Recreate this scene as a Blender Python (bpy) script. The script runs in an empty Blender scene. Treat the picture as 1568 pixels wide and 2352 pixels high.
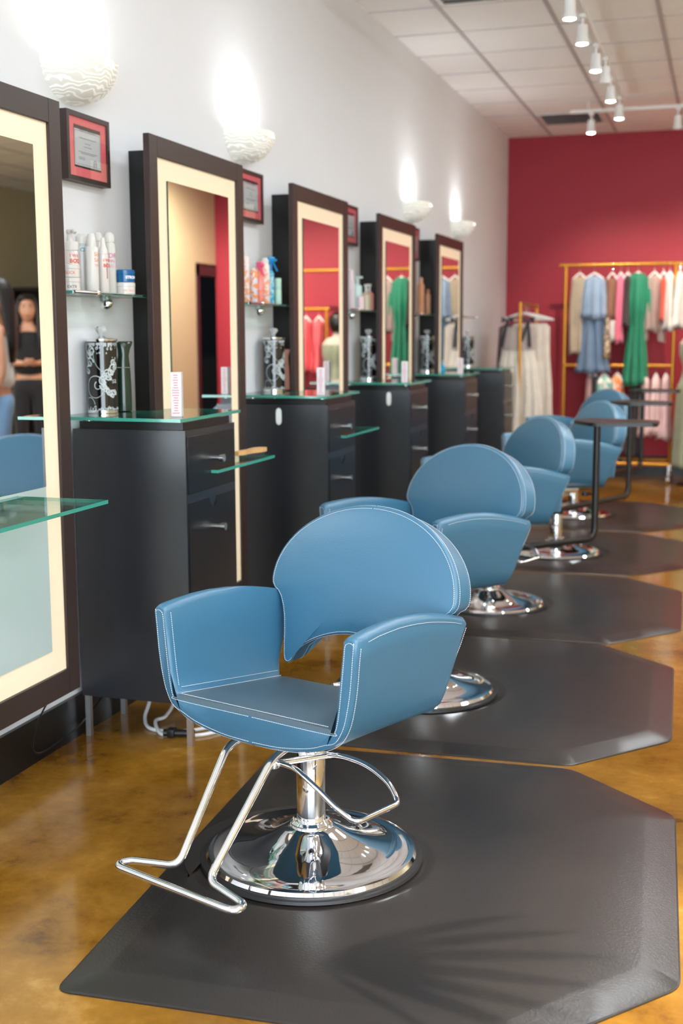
import bpy, bmesh, math, random
from mathutils import Vector, Matrix
random.seed(7)
S = bpy.context.scene
COL = S.collection
PI = math.pi

# ------------------------------------------------------------------ materials
def srgb(r, g, b):
    f = lambda c: (c/255/12.92 if c/255 <= .04045 else ((c/255+.055)/1.055)**2.4)
    return (f(r), f(g), f(b), 1)

def M(name, col, rough=.5, metal=0, var=0, scale=8, bump=0, bscale=60, **kw):
    m = bpy.data.materials.new(name); m.use_nodes = True
    nt = m.node_tree; b = nt.nodes['Principled BSDF']
    b.inputs['Base Color'].default_value = col
    b.inputs['Roughness'].default_value = rough
    b.inputs['Metallic'].default_value = metal
    for k, v in kw.items():
        b.inputs[k.replace('_', ' ')].default_value = v
    if var:
        n = nt.nodes.new('ShaderNodeTexNoise'); n.inputs['Scale'].default_value = scale; n.inputs['Detail'].default_value = 5
        tc = nt.nodes.new('ShaderNodeTexCoord'); nt.links.new(tc.outputs['Object'], n.inputs['Vector'])
        r = nt.nodes.new('ShaderNodeValToRGB')
        r.color_ramp.elements[0].position = .3; r.color_ramp.elements[1].position = .7
        r.color_ramp.elements[0].color = tuple(c*(1-var) for c in col[:3])+(1,)
        r.color_ramp.elements[1].color = tuple(min(1, c*(1+var)) for c in col[:3])+(1,)
        nt.links.new(n.outputs['Fac'], r.inputs['Fac']); nt.links.new(r.outputs['Color'], b.inputs['Base Color'])
    if bump:
        n = nt.nodes.new('ShaderNodeTexNoise'); n.inputs['Scale'].default_value = bscale; n.inputs['Detail'].default_value = 3
        tc = nt.nodes.new('ShaderNodeTexCoord'); nt.links.new(tc.outputs['Object'], n.inputs['Vector'])
        bp = nt.nodes.new('ShaderNodeBump'); bp.inputs['Strength'].default_value = bump; bp.inputs['Distance'].default_value = .002
        nt.links.new(n.outputs['Fac'], bp.inputs['Height']); nt.links.new(bp.outputs['Normal'], b.inputs['Normal'])
    return m

def emis(name, col, e, ecol=None, rough=.4):
    m = M(name, col, rough)
    b = m.node_tree.nodes['Principled BSDF']
    b.inputs['Emission Color'].default_value = ecol or col
    b.inputs['Emission Strength'].default_value = e
    return m

def pane(name, tint, refl=1.0):
    m = bpy.data.materials.new(name); m.use_nodes = True; nt = m.node_tree
    nt.nodes.remove(nt.nodes['Principled BSDF'])
    o = nt.nodes['Material Output']
    t = nt.nodes.new('ShaderNodeBsdfTransparent'); t.inputs['Color'].default_value = tint
    g = nt.nodes.new('ShaderNodeBsdfGlossy'); g.inputs['Roughness'].default_value = .02
    f = nt.nodes.new('ShaderNodeFresnel'); 
    ge = nt.nodes.new('ShaderNodeNewGeometry'); mm = nt.nodes.new('ShaderNodeMath'); mm.operation = 'MULTIPLY_ADD'   # rays are not bent, so keep one index on both sides
    mm.inputs[1].default_value = 1/1.5-1.5; mm.inputs[2].default_value = 1.5
    nt.links.new(ge.outputs['Backfacing'], mm.inputs[0]); nt.links.new(mm.outputs[0], f.inputs['IOR'])
    mx = nt.nodes.new('ShaderNodeMixShader')
    nt.links.new(f.outputs[0], mx.inputs[0]); nt.links.new(t.outputs[0], mx.inputs[1]); nt.links.new(g.outputs[0], mx.inputs[2])
    nt.links.new(mx.outputs[0], o.inputs['Surface'])
    return m

WHITEWALL = M('white wall paint', srgb(228, 232, 238), .75, bump=.15, bscale=120)
REDWALL = M('red wall paint', srgb(158, 34, 52), .6, bump=.15, bscale=120)
BEIGE = M('beige wall paint', srgb(210, 196, 160), .7)
GREYWALL = M('grey olive wall paint', srgb(150, 146, 132), .7)
CEIL = M('ceiling tile', srgb(250, 252, 255), .85, var=.03, scale=3, bump=.2, bscale=200)
TBAR = M('ceiling grid metal', srgb(188, 188, 192), .5)
BLACKBASE = M('black baseboard paint', srgb(12, 13, 15), .35)
BLUE = M('blue leather', srgb(54, 108, 138), .40, bump=.25, bscale=320, Specular_IOR_Level=.85)
SEATGLARE = M('blue leather with glare tint', srgb(78, 98, 110), .38, bump=.25, bscale=320, Specular_IOR_Level=.9)  # seat greyed to carry the glare reflected from ceiling and wall
THREAD = M('white thread', srgb(225, 230, 235), .7)
CHROME = M('chrome', (.86, .87, .9, 1), .04, 1)
SATIN = M('satin metal', (.7, .7, .7, 1), .25, 1)
ALU = M('brushed aluminium', (.62, .63, .65, 1), .35, 1)
RUBBER = M('black rubber', srgb(24, 24, 26), .45)
MATM = M('salon mat vinyl', srgb(31, 27, 25), .33, var=.10, scale=5, bump=.22, bscale=160, Specular_IOR_Level=.7)
ESP = M('espresso laminate', srgb(25, 28, 35), .30, bump=.1, bscale=200, Specular_IOR_Level=.9)
ESPF = M('espresso frame', srgb(48, 34, 31), .4, bump=.1, bscale=200)
BLK = M('black lacquer', srgb(10, 10, 12), .33)
MIRROR = M('mirror silver', (.93, .94, .93, 1), .0, 1)
GEDGE = M('green glass edge', srgb(60, 150, 132), .12, Specular_IOR_Level=.8)
GTOP = pane('clear green glass', (.80, .93, .89, 1))
GMIR = M('dark mirror edge', srgb(20, 60, 45), .2)
LITP = emis('lit frosted glass', srgb(222, 210, 186), .15, srgb(255, 228, 186), .25)
FROST = M('frosted glass', srgb(178, 196, 194), .28)
GOLD = M('gold metal', srgb(200, 140, 52), .32, .75)
BLKMET = M('black powder metal', srgb(22, 20, 20), .35)
WPL = M('white plastic', srgb(232, 232, 230), .35)
WMET = M('white enamel', srgb(230, 230, 228), .4)
BULB = emis('lit lamp bulb', (1, .95, .85, 1), 22, (1, .93, .8, 1))
CLEAR = pane('clear crystal', (.93, .95, .95, 1))
WOOD = M('light wood', srgb(205, 160, 105), .5, var=.15, scale=30)

def floor_mat():
    m = M('stained concrete', srgb(140, 90, 30), .13); nt = m.node_tree; b = nt.nodes['Principled BSDF']
    tc = nt.nodes.new('ShaderNodeTexCoord')
    n1 = nt.nodes.new('ShaderNodeTexNoise'); n1.inputs['Scale'].default_value = 1.7; n1.inputs['Detail'].default_value = 9; n1.inputs['Roughness'].default_value = .62; n1.inputs['Distortion'].default_value = .7
    n2 = nt.nodes.new('ShaderNodeTexNoise'); n2.inputs['Scale'].default_value = 9; n2.inputs['Detail'].default_value = 8; n2.inputs['Roughness'].default_value = .7
    r = nt.nodes.new('ShaderNodeValToRGB'); e = r.color_ramp.elements
    e[0].position = .36; e[0].color = srgb(84, 50, 14)
    e[1].position = .68; e[1].color = srgb(184, 142, 72)
    k = r.color_ramp.elements.new(.45); k.color = srgb(126, 86, 24)
    k = r.color_ramp.elements.new(.58); k.color = srgb(152, 108, 38)
    mx = nt.nodes.new('ShaderNodeMix'); mx.data_type = 'FLOAT'; mx.inputs[0].default_value = .38
    for n in (n1, n2): nt.links.new(tc.outputs['Object'], n.inputs['Vector'])
    nt.links.new(n1.outputs['Fac'], mx.inputs[2]); nt.links.new(n2.outputs['Fac'], mx.inputs[3])
    nt.links.new(mx.outputs[0], r.inputs['Fac']); nt.links.new(r.outputs['Color'], b.inputs['Base Color'])
    bp = nt.nodes.new('ShaderNodeBump'); bp.inputs['Strength'].default_value = .06; bp.inputs['Distance'].default_value = .01
    nt.links.new(n1.outputs['Fac'], bp.inputs['Height']); nt.links.new(bp.outputs['Normal'], b.inputs['Normal'])
    return m
FLOOR = floor_mat()

def alab():
    m = emis('alabaster swirl glass', srgb(214, 214, 206), .13, srgb(255, 250, 235), .3); nt = m.node_tree; b = nt.nodes['Principled BSDF']
    tc = nt.nodes.new('ShaderNodeTexCoord')
    w = nt.nodes.new('ShaderNodeTexWave'); w.bands_direction = 'Z'; w.inputs['Scale'].default_value = 24; w.inputs['Distortion'].default_value = 12; w.inputs['Detail'].default_value = 1.5; w.inputs['Detail Scale'].default_value = .8
    r = nt.nodes.new('ShaderNodeValToRGB'); r.color_ramp.elements[0].position = .55; r.color_ramp.elements[1].position = .95
    r.color_ramp.elements[0].color = srgb(212, 212, 203); r.color_ramp.elements[1].color = srgb(250, 250, 244)
    nt.links.new(tc.outputs['Object'], w.inputs['Vector']); nt.links.new(w.outputs['Fac'], r.inputs['Fac'])
    nt.links.new(r.outputs['Color'], b.inputs['Base Color']); nt.links.new(r.outputs['Color'], b.inputs['Emission Color'])
    return m
ALAB = alab()

# ------------------------------------------------------------------ mesh helpers
def bx(bm, x0, x1, y0, y1, z0, z1, bev=0, seg=2):
    vs = [bm.verts.new((x, y, z)) for z in (z0, z1) for y in (y0, y1) for x in (x0, x1)]
    fs = [bm.faces.new([vs[i] for i in q]) for q in ((0, 2, 3, 1), (4, 5, 7, 6), (0, 1, 5, 4), (2, 6, 7, 3), (0, 4, 6, 2), (1, 3, 7, 5))]
    if bev:
        es = {e for f in fs for e in f.edges}
        bmesh.ops.bevel(bm, geom=list(es), offset=bev, segments=seg, affect='EDGES', profile=.5)
    return fs

def ring(bm, pts): return [bm.verts.new(p) for p in pts]
def skin(bm, a, b, closed=True):
    n = len(a); r = range(n) if closed else range(n-1)
    for i in r:
        j = (i+1) % n
        try: bm.faces.new((a[i], a[j], b[j], b[i]))
        except ValueError: pass

def tube(bm, pts, r, seg=12, cap=True, closed=False):
    pts = [Vector(p) for p in pts]; rings = []; n = len(pts)
    rad = r if hasattr(r, '__len__') else [r]*n
    up = None
    for i, p in enumerate(pts):
        if closed: t = pts[(i+1) % n]-pts[i-1]
        else: t = (pts[min(i+1, n-1)]-pts[max(i-1, 0)])
        t.normalize()
        if up is None:
            up = Vector((0, 0, 1)) if abs(t.z) < .9 else Vector((1, 0, 0))
        u = (up-t*up.dot(t)).normalized(); v = t.cross(u); up = u
        rings.append(ring(bm, [p+(u*math.cos(2*PI*k/seg)+v*math.sin(2*PI*k/seg))*rad[i] for k in range(seg)]))
    for i in range(n-1): skin(bm, rings[i], rings[i+1])
    if closed: skin(bm, rings[-1], rings[0])
    elif cap:
        bm.faces.new(rings[0][::-1]); bm.faces.new(rings[-1])

def fillet(pts, r, n=6, closed=False):
    P = [Vector(p) for p in pts]; out = []; m = len(P)
    for i in range(m):
        if not closed and i in (0, m-1): out.append(P[i]); continue
        a, b, c = P[i-1], P[i], P[(i+1) % m]
        d1 = min(r, (a-b).length*.48); d2 = min(r, (c-b).length*.48)
        s = b+(a-b).normalized()*d1; e = b+(c-b).normalized()*d2
        for k in range(n+1):
            t = k/n; out.append(s*(1-t)**2+b*2*t*(1-t)+e*t*t)
    return out

def smooth_path(pts, n=8):
    P = [Vector(p) for p in pts]; out = []
    for i in range(len(P)-1):
        p0, p1, p2, p3 = P[max(i-1, 0)], P[i], P[i+1], P[min(i+2, len(P)-1)]
        for k in range(n):
            t = k/n
            out.append(.5*((2*p1)+(p2-p0)*t+(2*p0-5*p1+4*p2-p3)*t*t+(3*p1-p0-3*p2+p3)*t**3))
    out.append(P[-1]); return out

def lathe(bm, prof, c=(0, 0, 0), seg=32, cap0=True, cap1=True):
    rs = [ring(bm, [(c[0]+r*math.cos(2*PI*k/seg), c[1]+r*math.sin(2*PI*k/seg), c[2]+z) for k in range(seg)]) for r, z in prof]
    for a, b in zip(rs, rs[1:]): skin(bm, a, b)
    if cap0: bm.faces.new(rs[0][::-1])
    if cap1: bm.faces.new(rs[-1])

def rod(bm, a, b, r, seg=12): tube(bm, [a, b], r, seg)

def prism(bm, poly, z0, z1):
    a = ring(bm, [(x, y, z0) for x, y in poly]); b = ring(bm, [(x, y, z1) for x, y in poly])
    skin(bm, a, b); bm.faces.new(a[::-1]); bm.faces.new(b)

def obj(name, bm, mat, parent=None, loc=(0, 0, 0), rotz=0, ang=40, label=None, mats=None, flat=False):
    bmesh.ops.recalc_face_normals(bm, faces=bm.faces[:])
    me = bpy.data.meshes.new(name); 
    for f in bm.faces: f.smooth = not flat
    bm.to_mesh(me); bm.free()
    if not flat: me.set_sharp_from_angle(angle=math.radians(ang))
    for m in ([mat] if not mats else mats): me.materials.append(m)
    o = bpy.data.objects.new(name, me); COL.objects.link(o)
    o.location = loc; o.rotation_euler = (0, 0, rotz)
    if parent: o.parent = parent
    if label: o['label'] = label
    return o

def thing(name, label, cat, loc=(0, 0, 0), rotz=0, group=None):
    o = bpy.data.objects.new(name, None); COL.objects.link(o); o.empty_display_size = .05
    o.location = loc; o.rotation_euler = (0, 0, rotz); o['label'] = label; o['category'] = cat
    if group: o['group'] = group
    return o
def tag(o, label, cat, group=None):
    o['label'] = label; o['category'] = cat
    if group: o['group'] = group
    return o
def struct(name, bm, mat, **k):
    o = obj(name, bm, mat, flat=True, **k); o['kind'] = 'structure'; return o
def NB(): return bmesh.new()

def dup(root, loc, rotz, label, group=None):
    r = root.copy(); COL.objects.link(r); r.location = loc; r.rotation_euler = (0, 0, rotz); r['label'] = label
    if group: r['group'] = group
    for ch in list(root.children):
        c = ch.copy(); COL.objects.link(c); c.parent = r
        for g in list(ch.children):
            d = g.copy(); COL.objects.link(d); d.parent = c
    return r

def text_mesh(bm, txt, size, fn, align='LEFT', bold=0):
    cu = bpy.data.curves.new('t', 'FONT'); cu.body = txt; cu.size = size; cu.resolution_u = 3; cu.align_x = align; cu.offset = bold
    o = bpy.data.objects.new('t', cu); me = bpy.data.meshes.new_from_object(o)
    vs = [bm.verts.new(fn(v.co.x, v.co.y)) for v in me.vertices]
    for p in me.polygons:
        try: bm.faces.new([vs[i] for i in p.vertices])
        except ValueError: pass
    bpy.data.objects.remove(o); bpy.data.curves.remove(cu); bpy.data.meshes.remove(me)

# direction from the products towards the room's aisle (labels face it)
def on_cyl(cx, cy, r, z, a0):
    return lambda u, v: (cx+(r+.0006)*math.cos(a0+u/r), cy+(r+.0006)*math.sin(a0+u/r), z+v)

# ------------------------------------------------------------------ setting
YB = 11.63; ZC = 3.12; YF = -3.2; XR = 6.8; XP = 3.31; YD = 14.0
b = NB(); bx(b, -.15, 0, YF, YB+.1, 0, ZC+.1); struct('wall_left', b, WHITEWALL)
b = NB(); bx(b, -.15, XP, YB, YB+.12, 0, ZC+.1); struct('wall_back', b, REDWALL)
b = NB(); bx(b, -.15, XR+.2, YF-.2, YD+.2, -.1, 0); struct('floor', b, FLOOR)
b = NB(); bx(b, -.15, XR+.2, YF-.2, YD+.2, ZC, ZC+.08); struct('ceiling', b, CEIL)
b = NB(); bx(b, XR, XR+.12, YF, YD, 0, ZC+.1); struct('wall_right', b, BEIGE)
b = NB(); bx(b, XP-.1, XR, YD, YD+.12, 0, ZC+.1); struct('wall_far', b, GREYWALL)
# partition block with a doorway (seen in the mirrors)
b = NB()
bx(b, XP, XP+.12, 10.45, 11.13, 0, ZC); bx(b, XP, XP+.12, 11.13, YB+.12, 2.02, ZC); bx(b, XP+.12, 4.25, 10.45, 10.57, 0, ZC); bx(b, 4.13, 4.25, 10.57, YD, 0, ZC)
struct('wall_partition', b, BEIGE)
b = NB(); bx(b, XP-.01, XP+.03, 11.13, 11.2, 0, 2.02); bx(b, XP-.01, XP+.03, 11.13, YB-.005, 1.90, 2.0); struct('door_1', b, ESP)
b = NB(); bx(b, XP+.6, XP+.64, 10.6, 14.0, 0, ZC); struct('wall_corridor', b, M('corridor shade black', srgb(10, 9, 9), .9))  # the doorway's dark interior is put into this near-black wall colour
# front wall with shop windows behind the camera
b = NB()
bx(b, -.15, .35, YF-.12, YF, 0, ZC); bx(b, .35, XR, YF-.12, YF, 0, .35); bx(b, .35, XR, YF-.12, YF, 2.85, ZC)
wins = [(.4, 2.0), (2.1, 3.7), (3.8, 5.2), (5.3, 6.7)]
for x in (2.0, 3.7, 5.2, 6.7): bx(b, x, x+.1, YF-.12, YF, .35, 2.85)
struct('wall_front', b, WHITEWALL)
for i, (x0, x1) in enumerate(wins):
    b = NB()
    for x in (x0, x1-.04): bx(b, x, x+.04, YF-.09, YF-.03, .35, 2.85)
    for z in (.35, 2.81): bx(b, x0+.04, x1-.04, YF-.09, YF-.03, z, z+.04)
    w = struct('window_%d' % (i+1), b, ALU)
    b = NB(); bx(b, x0+.04, x1-.04, YF-.065, YF-.058, .39, 2.81); obj('pane', b, pane('window glass', (.97, .98, .98, 1)), w, flat=True)
# baseboards
b = NB(); bx(b, 0, .014, YF, YB, 0, .14); struct('baseboard_left', b, BLACKBASE)
b = NB(); bx(b, .014, XP, YB-.014, YB, 0, .185); struct('baseboard_back', b, BLACKBASE)
# ceiling grid
b = NB()
for k in range(-1, 12):
    x = .40+.587*k
    if x > 0: bx(b, x-.012, x+.012, YF, YD if x > 4.3 else min(YD, YB), ZC-.005, ZC+.001)
for k in range(-19, 11):
    y = 7.53+.587*k
    if y < YD-.1: bx(b, (0 if y < YB else 4.3), XR, y-.006, y+.006, ZC-.003, ZC+.001)
struct('trim_1', b, TBAR)

# ------------------------------------------------------------------ styling chair
Tq = [(.305, .655), (.3005, .60), (.296, .55), (.288, .50), (.276, .455), (.255, .420), (.225, .398), (.185, .383), (.13, .372), (.07, .366), (0, .364)]
def top_z(y): return .669-.42*max(0, y+.06)**2-.05*max(0, y+.06)-.10*max(0, -.14-y)
def shell_section(y, off=0, n=1):
    """closed U outline at depth y, outer then inner, right to left"""
    t = (y+.23)/.5
    zt = top_z(y); sx = 1-.04*t; s = (zt-.364)/(.655-.364)
    zs = .45-.06*t
    dl = [0, 0, .002, .006, .014, .027, .038, .045, .04, .02, 0]
    outer = [((x+dl[i]*t)*sx-off*(1 if x > .01 else 0), .364+(z-.364)*s+(off if z < .45 else 0)) for i, (x, z) in enumerate(Tq)]
    outer[0] = (outer[0][0], zt-.010-off)
    xi = .262; top = [(.3*sx-off, zt-.004-off), (.29*sx, zt+.003-off), (.278*sx, zt+.003-off), (.268, zt-.003-off), (.2625+off, zt-.014-off)]
    inner = [(.257+off, zs+.15), (.246+off, zs+.05), (.238+off, zs+.004-off), (.228+off, zs-.004-off), (.12, zs-.004-off), (0, zs-.004-off)]
    right_in = top+inner                      # from outer top to centre of the seat
    pts = [(-x, z) for x, z in outer[::1]][:0]
    half = outer[::-1]+right_in               # centre bottom -> outer -> top -> inner -> centre seat
    left = [(-x, z) for x, z in half[::-1][1:-1]]
    return half+left
def yrear(z): return .182+.095*(min(max(z, .42), .62)-.42)/.2
def shell_mesh():
    bm = NB(); rings = []
    ys = [(0, .006), (.006, .0015), (.015, 0)]+[(v, 0) for v in (.06, .12, .18, .24, .30, .35, .40, .44, .465, .485)]+[(.494, .0015), (.5, .006)]
    for v, off in ys:
        ynom = -.23+v
        sec = shell_section(ynom, off); pts = []
        for x, z in sec:
            yy = -.23+(yrear(z)+.23)*v/.5
            pts.append((x, yy, z))
        rings.append(ring(bm, pts))
    for a, c in zip(rings, rings[1:]): skin(bm, a, c)
    n = len(rings[0]); h = n//2
    for r in (rings[0], rings[-1]):
        # stitch U cap: outer index i with matching inner index
        out_n = len(Tq)
        half = out_n+11
        # right half indices 0..half-1 : outer 0..10, top/inner 11..21
        for side in (0, 1):
            idx = (lambda i: i) if side == 0 else (lambda i: (n-i) % n)
            o_i = list(range(0, 11)); i_i = list(range(21, 10, -1))
            for k in range(10):
                q = [r[idx(o_i[k])], r[idx(o_i[k+1])], r[idx(i_i[k+1])], r[idx(i_i[k])]]
                u = []
                for w in q:
                    if w not in u: u.append(w)
                if len(u) > 2:
                    try: bm.faces.new(u)
                    except ValueError: pass
    return bm

def back_y(z): return .185+.5165*(z-.43)**2
def back_outline():
    P = []
    for k in range(0, 25):
        t = PI/2*k/24; P.append((.292*math.sin(t), .657+.214*math.cos(t)))
    P += [(.290, .646), (.282, .634), (.270, .627), (.258, .612), (.248, .59), (.240, .56), (.236, .52), (.235, .48), (.234, .452), (.231, .437), (.222, .434), (.212, .440)]
    for k in range(1, 11):
        x = .212*(1-k/10); P.append((x, .445+.095*(1-(x/.22)**2)**.8 if x > 0 else .54))
    return P+[(-x, z) for x, z in P[::-1][1:-1]]
def back_mesh():
    bm = NB(); P = back_outline(); c = (0, .67); TH = .072
    def rg(s, dy, inset=0):
        out = []
        for x, z in P:
            dx, dz = c[0]-x, c[1]-z; L = math.hypot(dx, dz) or 1
            X = x+dx*(1-s)+dx/L*inset; Z = z+dz*(1-s)+dz/L*inset
            Z2 = Z-.030*max(0, dy/TH)*max(0, min(1, (z-.6)/.27)); out.append((X, back_y(Z)+dy, Z2))
        return ring(bm, out)
    fr = [rg(.3, -.012), rg(.6, -.010), rg(.85, -.005), rg(1, -.001, .012), rg(1, 0, .006), rg(1, .003, .0015), rg(1, .009, 0), rg(1, .03, 0), rg(1, .05, 0), rg(1, TH-.009, 0), rg(1, TH-.003, .0015), rg(1, TH, .006), rg(1, TH+.002, .012), rg(.85, TH+.006), rg(.6, TH+.012), rg(.3, TH+.014)]
    for a, d in zip(fr, fr[1:]): skin(bm, a, d)
    for r, dy in ((fr[0], -.012), (fr[-1], TH+.014)):
        v = bm.verts.new((c[0], back_y(c[1])+dy, c[1]))
        for i in range(len(r)): bm.faces.new((r[i], r[(i+1) % len(r)], v))
    return bm

def dashes(bm, path, step=.0052, ln=.0034, r=.0007):
    P = [Vector(p) for p in path]
    seg = [(a, c, (c-a).length) for a, c in zip(P, P[1:]) if (c-a).length > 1e-6]
    tot = sum(s[2] for s in seg); n = int(tot/step)
    def at(d):
        for a, c, L in seg:
            if d <= L: return a+(c-a)*(d/L)
            d -= L
        return seg[-1][1]
    for k in range(n):
        a = at(k*step); c = at(k*step+ln); t = (c-a)
        if t.length < 1e-6: continue
        t.normalize(); u = t.orthogonal().normalized(); v = t.cross(u)
        A = [bm.verts.new(p+w*r) for p in (a, c) for w in (u, v, -u, -v)]
        for i in range(4): bm.faces.new((A[i], A[(i+1) % 4], A[4+(i+1) % 4], A[4+i]))

def shell_stitch():
    bm = NB()
    for s in (1, -1):
        # front face, outer edge and inner edge
        F = [(s*(x-.010 if i < 9 else x), -.2309, z+(0 if i < 6 else .010)) for i, (x, z) in enumerate(Tq)]
        F[0] = (F[0][0], F[0][1], .652)
        dashes(bm, smooth_path(F[:1]+F[1:], 4))
        # outer side / bottom, just behind the edge
        G = [(s*(x+.0012), -.219, (.640 if i == 0 else z)-(0 if i < 5 else .001)) for i, (x, z) in enumerate(Tq)]
        dashes(bm, smooth_path(G, 4))
        I = [(s*.294, -.2309, .648), (s*.286, -.2309, .651), (s*.278, -.2309, .649), (s*.2715, -.2309, .640), (s*.2675, -.2309, .60), (s*.2565, -.2309, .50), (s*.250, -.2309, .462), (s*.243, -.2309, .443), (s*.228, -.2309, .4345), (0, -.2309, .4345)]
        dashes(bm, smooth_path(I, 4))
        J = [(s*.2608, -.214, .645), (s*.2560, -.214, .60), (s*.2500, -.214, .545), (s*.2448, -.214, .50), (s*.2385, -.214, .462)]
        dashes(bm, smooth_path(J, 4))
        # top outer edge of the arm, rear edge
        T = [(s*(.3055*(1-.04*(v/.5))), -.23+(yrear(.62)+.23)*v/.5, top_z(-.23+v)-.016) for v in [k*.5/12 for k in range(1, 12)]]
        dashes(bm, T)
        R = [(s*(.302-.04*.3), yrear(z)-.012, z) for z in (.585, .55)]
        dashes(bm, [(s*.294, yrear(.59)-.008, .59), (s*.2895, yrear(.55)-.008, .55), (s*.281, yrear(.5)-.008, .50), (s*.27, yrear(.46)-.008, .46)])
        # seat to arm seam, both sides
        dashes(bm, [(s*.2285, -.215, .4487), (s*.2285, .175, .4019)])
        dashes(bm, [(s*.2388, -.205, .4595), (s*.2388, .175, .4140)])
    return bm
def back_stitch():
    bm = NB(); P = back_outline(); c = (0, .67)
    def path(ins, dy):
        out = []
        for x, z in P+[P[0]]:
            dx, dz = c[0]-x, c[1]-z; L = math.hypot(dx, dz)
            X, Z = x+dx/L*ins, z+dz/L*ins; out.append((X, back_y(Z)+dy, Z-.030*max(0, dy/.072)*max(0, min(1, (z-.6)/.27))))
        return out
    dashes(bm, path(.009, -.0014)); dashes(bm, path(-.0008, .0105))
    dashes(bm, path(-.0008, .062)); 
    return bm

def make_chair(label):
    t = thing('styling_chair', label, 'chair', group='blue styling chairs')
    sh = obj('seat_shell', shell_mesh(), BLUE, t, ang=50)
    obj('stitching', shell_stitch(), THREAD, sh, flat=True, label='white double stitching along the seams')
    b = NB()
    n = 10; top = [ring(b, [(x, -.2303, .437) for x in (-.247, -.242, -.225, 0, .225, .242, .247)])]
    for i in range(n+1):
        y = -.2295+i*(.412/n); z = .4498-.06*((y+.23)/.5)
        e = .003 if i in (0, n) else 0
        q = .008 if i == 0 else 0
        top.append(ring(b, [(-.236-q, y, z-.008), (-.233-q, y, z-.002-e), (-.225, y, z-e), (0, y, z+.0015-e), (.225, y, z-e), (.233+q, y, z-.002-e), (.236+q, y, z-.008)]))
    for a, c in zip(top, top[1:]): skin(b, a, c, False)
    st = obj('seat', b, SEATGLARE, t, label='blue flat seat pad, glare greyed into its colour')
    b = NB(); dashes(b, [(-.226, -.2225, .4498), (.226, -.2225, .4498)]); obj('stitching', b, THREAD, st, flat=True, label='white stitching along the seat edge')
    bk = obj('backrest', back_mesh(), BLUE, t, ang=60)
    obj('stitching', back_stitch(), THREAD, bk, flat=True, label='white double stitching around the edge')
    # under-seat bracket
    b = NB(); bx(b, -.09, .09, -.13, .10, .335, .368, .006); lathe(b, [(.045, .30), (.045, .34)]); obj('seat_bracket', b, CHROME, t)
    # footrest
    b = NB()
    pts = fillet([(-.085, -.13, .352), (-.0985, -.20, .335), (-.072, -.405, .115), (-.208, -.43, .103), (-.215, -.465, .10), (.155, -.480, .10), (.165, -.447, .103), (.035, -.422, .115), (.042, -.20, .335), (.05, -.13, .352)], .028, 6)
    tube(b, pts, .0095, 14); obj('footrest', b, CHROME, t, label='chrome tube T-bar footrest')
    # pump lever
    b = NB()
    rod(b, (.006, -.165, .302), (.085, -.02, .300), .008, 12)
    lathe(b, [(.004, -.012), (.011, -.010), (.012, 0), (.009, .012)], (.012, -.158, .302), 14)
    pts = fillet(smooth_path([(.016, -.150, .302), (.08, -.165, .305), (.16, -.19, .285), (.215, -.195, .255), (.258, -.19, .232)], 5)+[(.275, -.185, .229), (.298, -.060, .236)]+smooth_path([(.285, -.045, .242), (.25, -.03, .268), (.19, -.022, .292), (.13, -.03, .305), (.078, -.035, .303)], 5), .012, 4)
    tube(b, pts, .0065, 12); obj('pump_lever', b, CHROME, t, label='chrome foot pump lever loop')
    b = NB(); lathe(b, [(.0245, .10), (.0245, .36)], seg=28); obj('piston', b, CHROME, t)
    b = NB(); lathe(b, [(.040, .07), (.040, .098), (.0365, .10), (.0365, .30), (.034, .306), (.034, .318)], seg=40, cap0=False); obj('hydraulic_column', b, CHROME, t)
    b = NB()
    lathe(b, [(.262, .008), (.264, .016), (.258, .024), (.240, .027), (.232, .026), (.19, .034), (.145, .044), (.10, .060), (.070, .078), (.056, .086), (.0505, .0865), (.0515, .094), (.046, .100), (.040, .101)], seg=72)
    bs = obj('base', b, CHROME, t, ang=35, label='round polished chrome dish base')
    b = NB(); lathe(b, [(.276, 0), (.280, .004), (.278, .011), (.262, .013), (.25, .010)], seg=72); obj('rubber_ring', b, RUBBER, bs, label='black rubber rim under the base')
    return t
UP = ('seat_shell', 'seat', 'backrest', 'seat_bracket', 'footrest', 'pump_lever', 'piston')
def raise_seat(t, dz):
    for c in t.children:
        if c.name.split('.')[0] in UP: c.location.z += dz
MZ = .010
chairs = [(1.057, 2.749, -18.4, 0, 'blue leather styling chair in the foreground on the nearest black mat'),
          (.982, 4.222, -30.5, .037, 'blue leather styling chair directly behind the foreground chair'),
          (.954, 5.725, -52, .048, 'middle blue leather styling chair of the row, third one back'),
          (1.079, 7.223, -57, .050, 'blue leather styling chair with the middle chair\'s black tray in front of it'),
          (.994, 8.821, -50, .050, 'farthest blue leather styling chair, nearest the red wall')]
c0 = make_chair(chairs[0][4]); CH = [c0]
for x, y, a, dz, lab in chairs[1:]: CH.append(dup(c0, (0, 0, 0), 0, lab))
for c, (x, y, a, dz, lab) in zip(CH, chairs):
    c.location = (x, y, MZ); c.rotation_euler = (0, 0, math.radians(a)); raise_seat(c, dz-MZ)
    # the pump lever belongs to the fixed column, so it does not turn with the seat
    i = CH.index(c); wa = (-18.4, 150, -18.4, 150, 150)[i]
    for ch in c.children:
        if ch.name.startswith('pump_lever'): ch.rotation_euler = (0, 0, math.radians(wa-a))
        if ch.name.startswith('footrest') and i == 1: ch.rotation_euler = (0, 0, math.radians(32))

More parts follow.
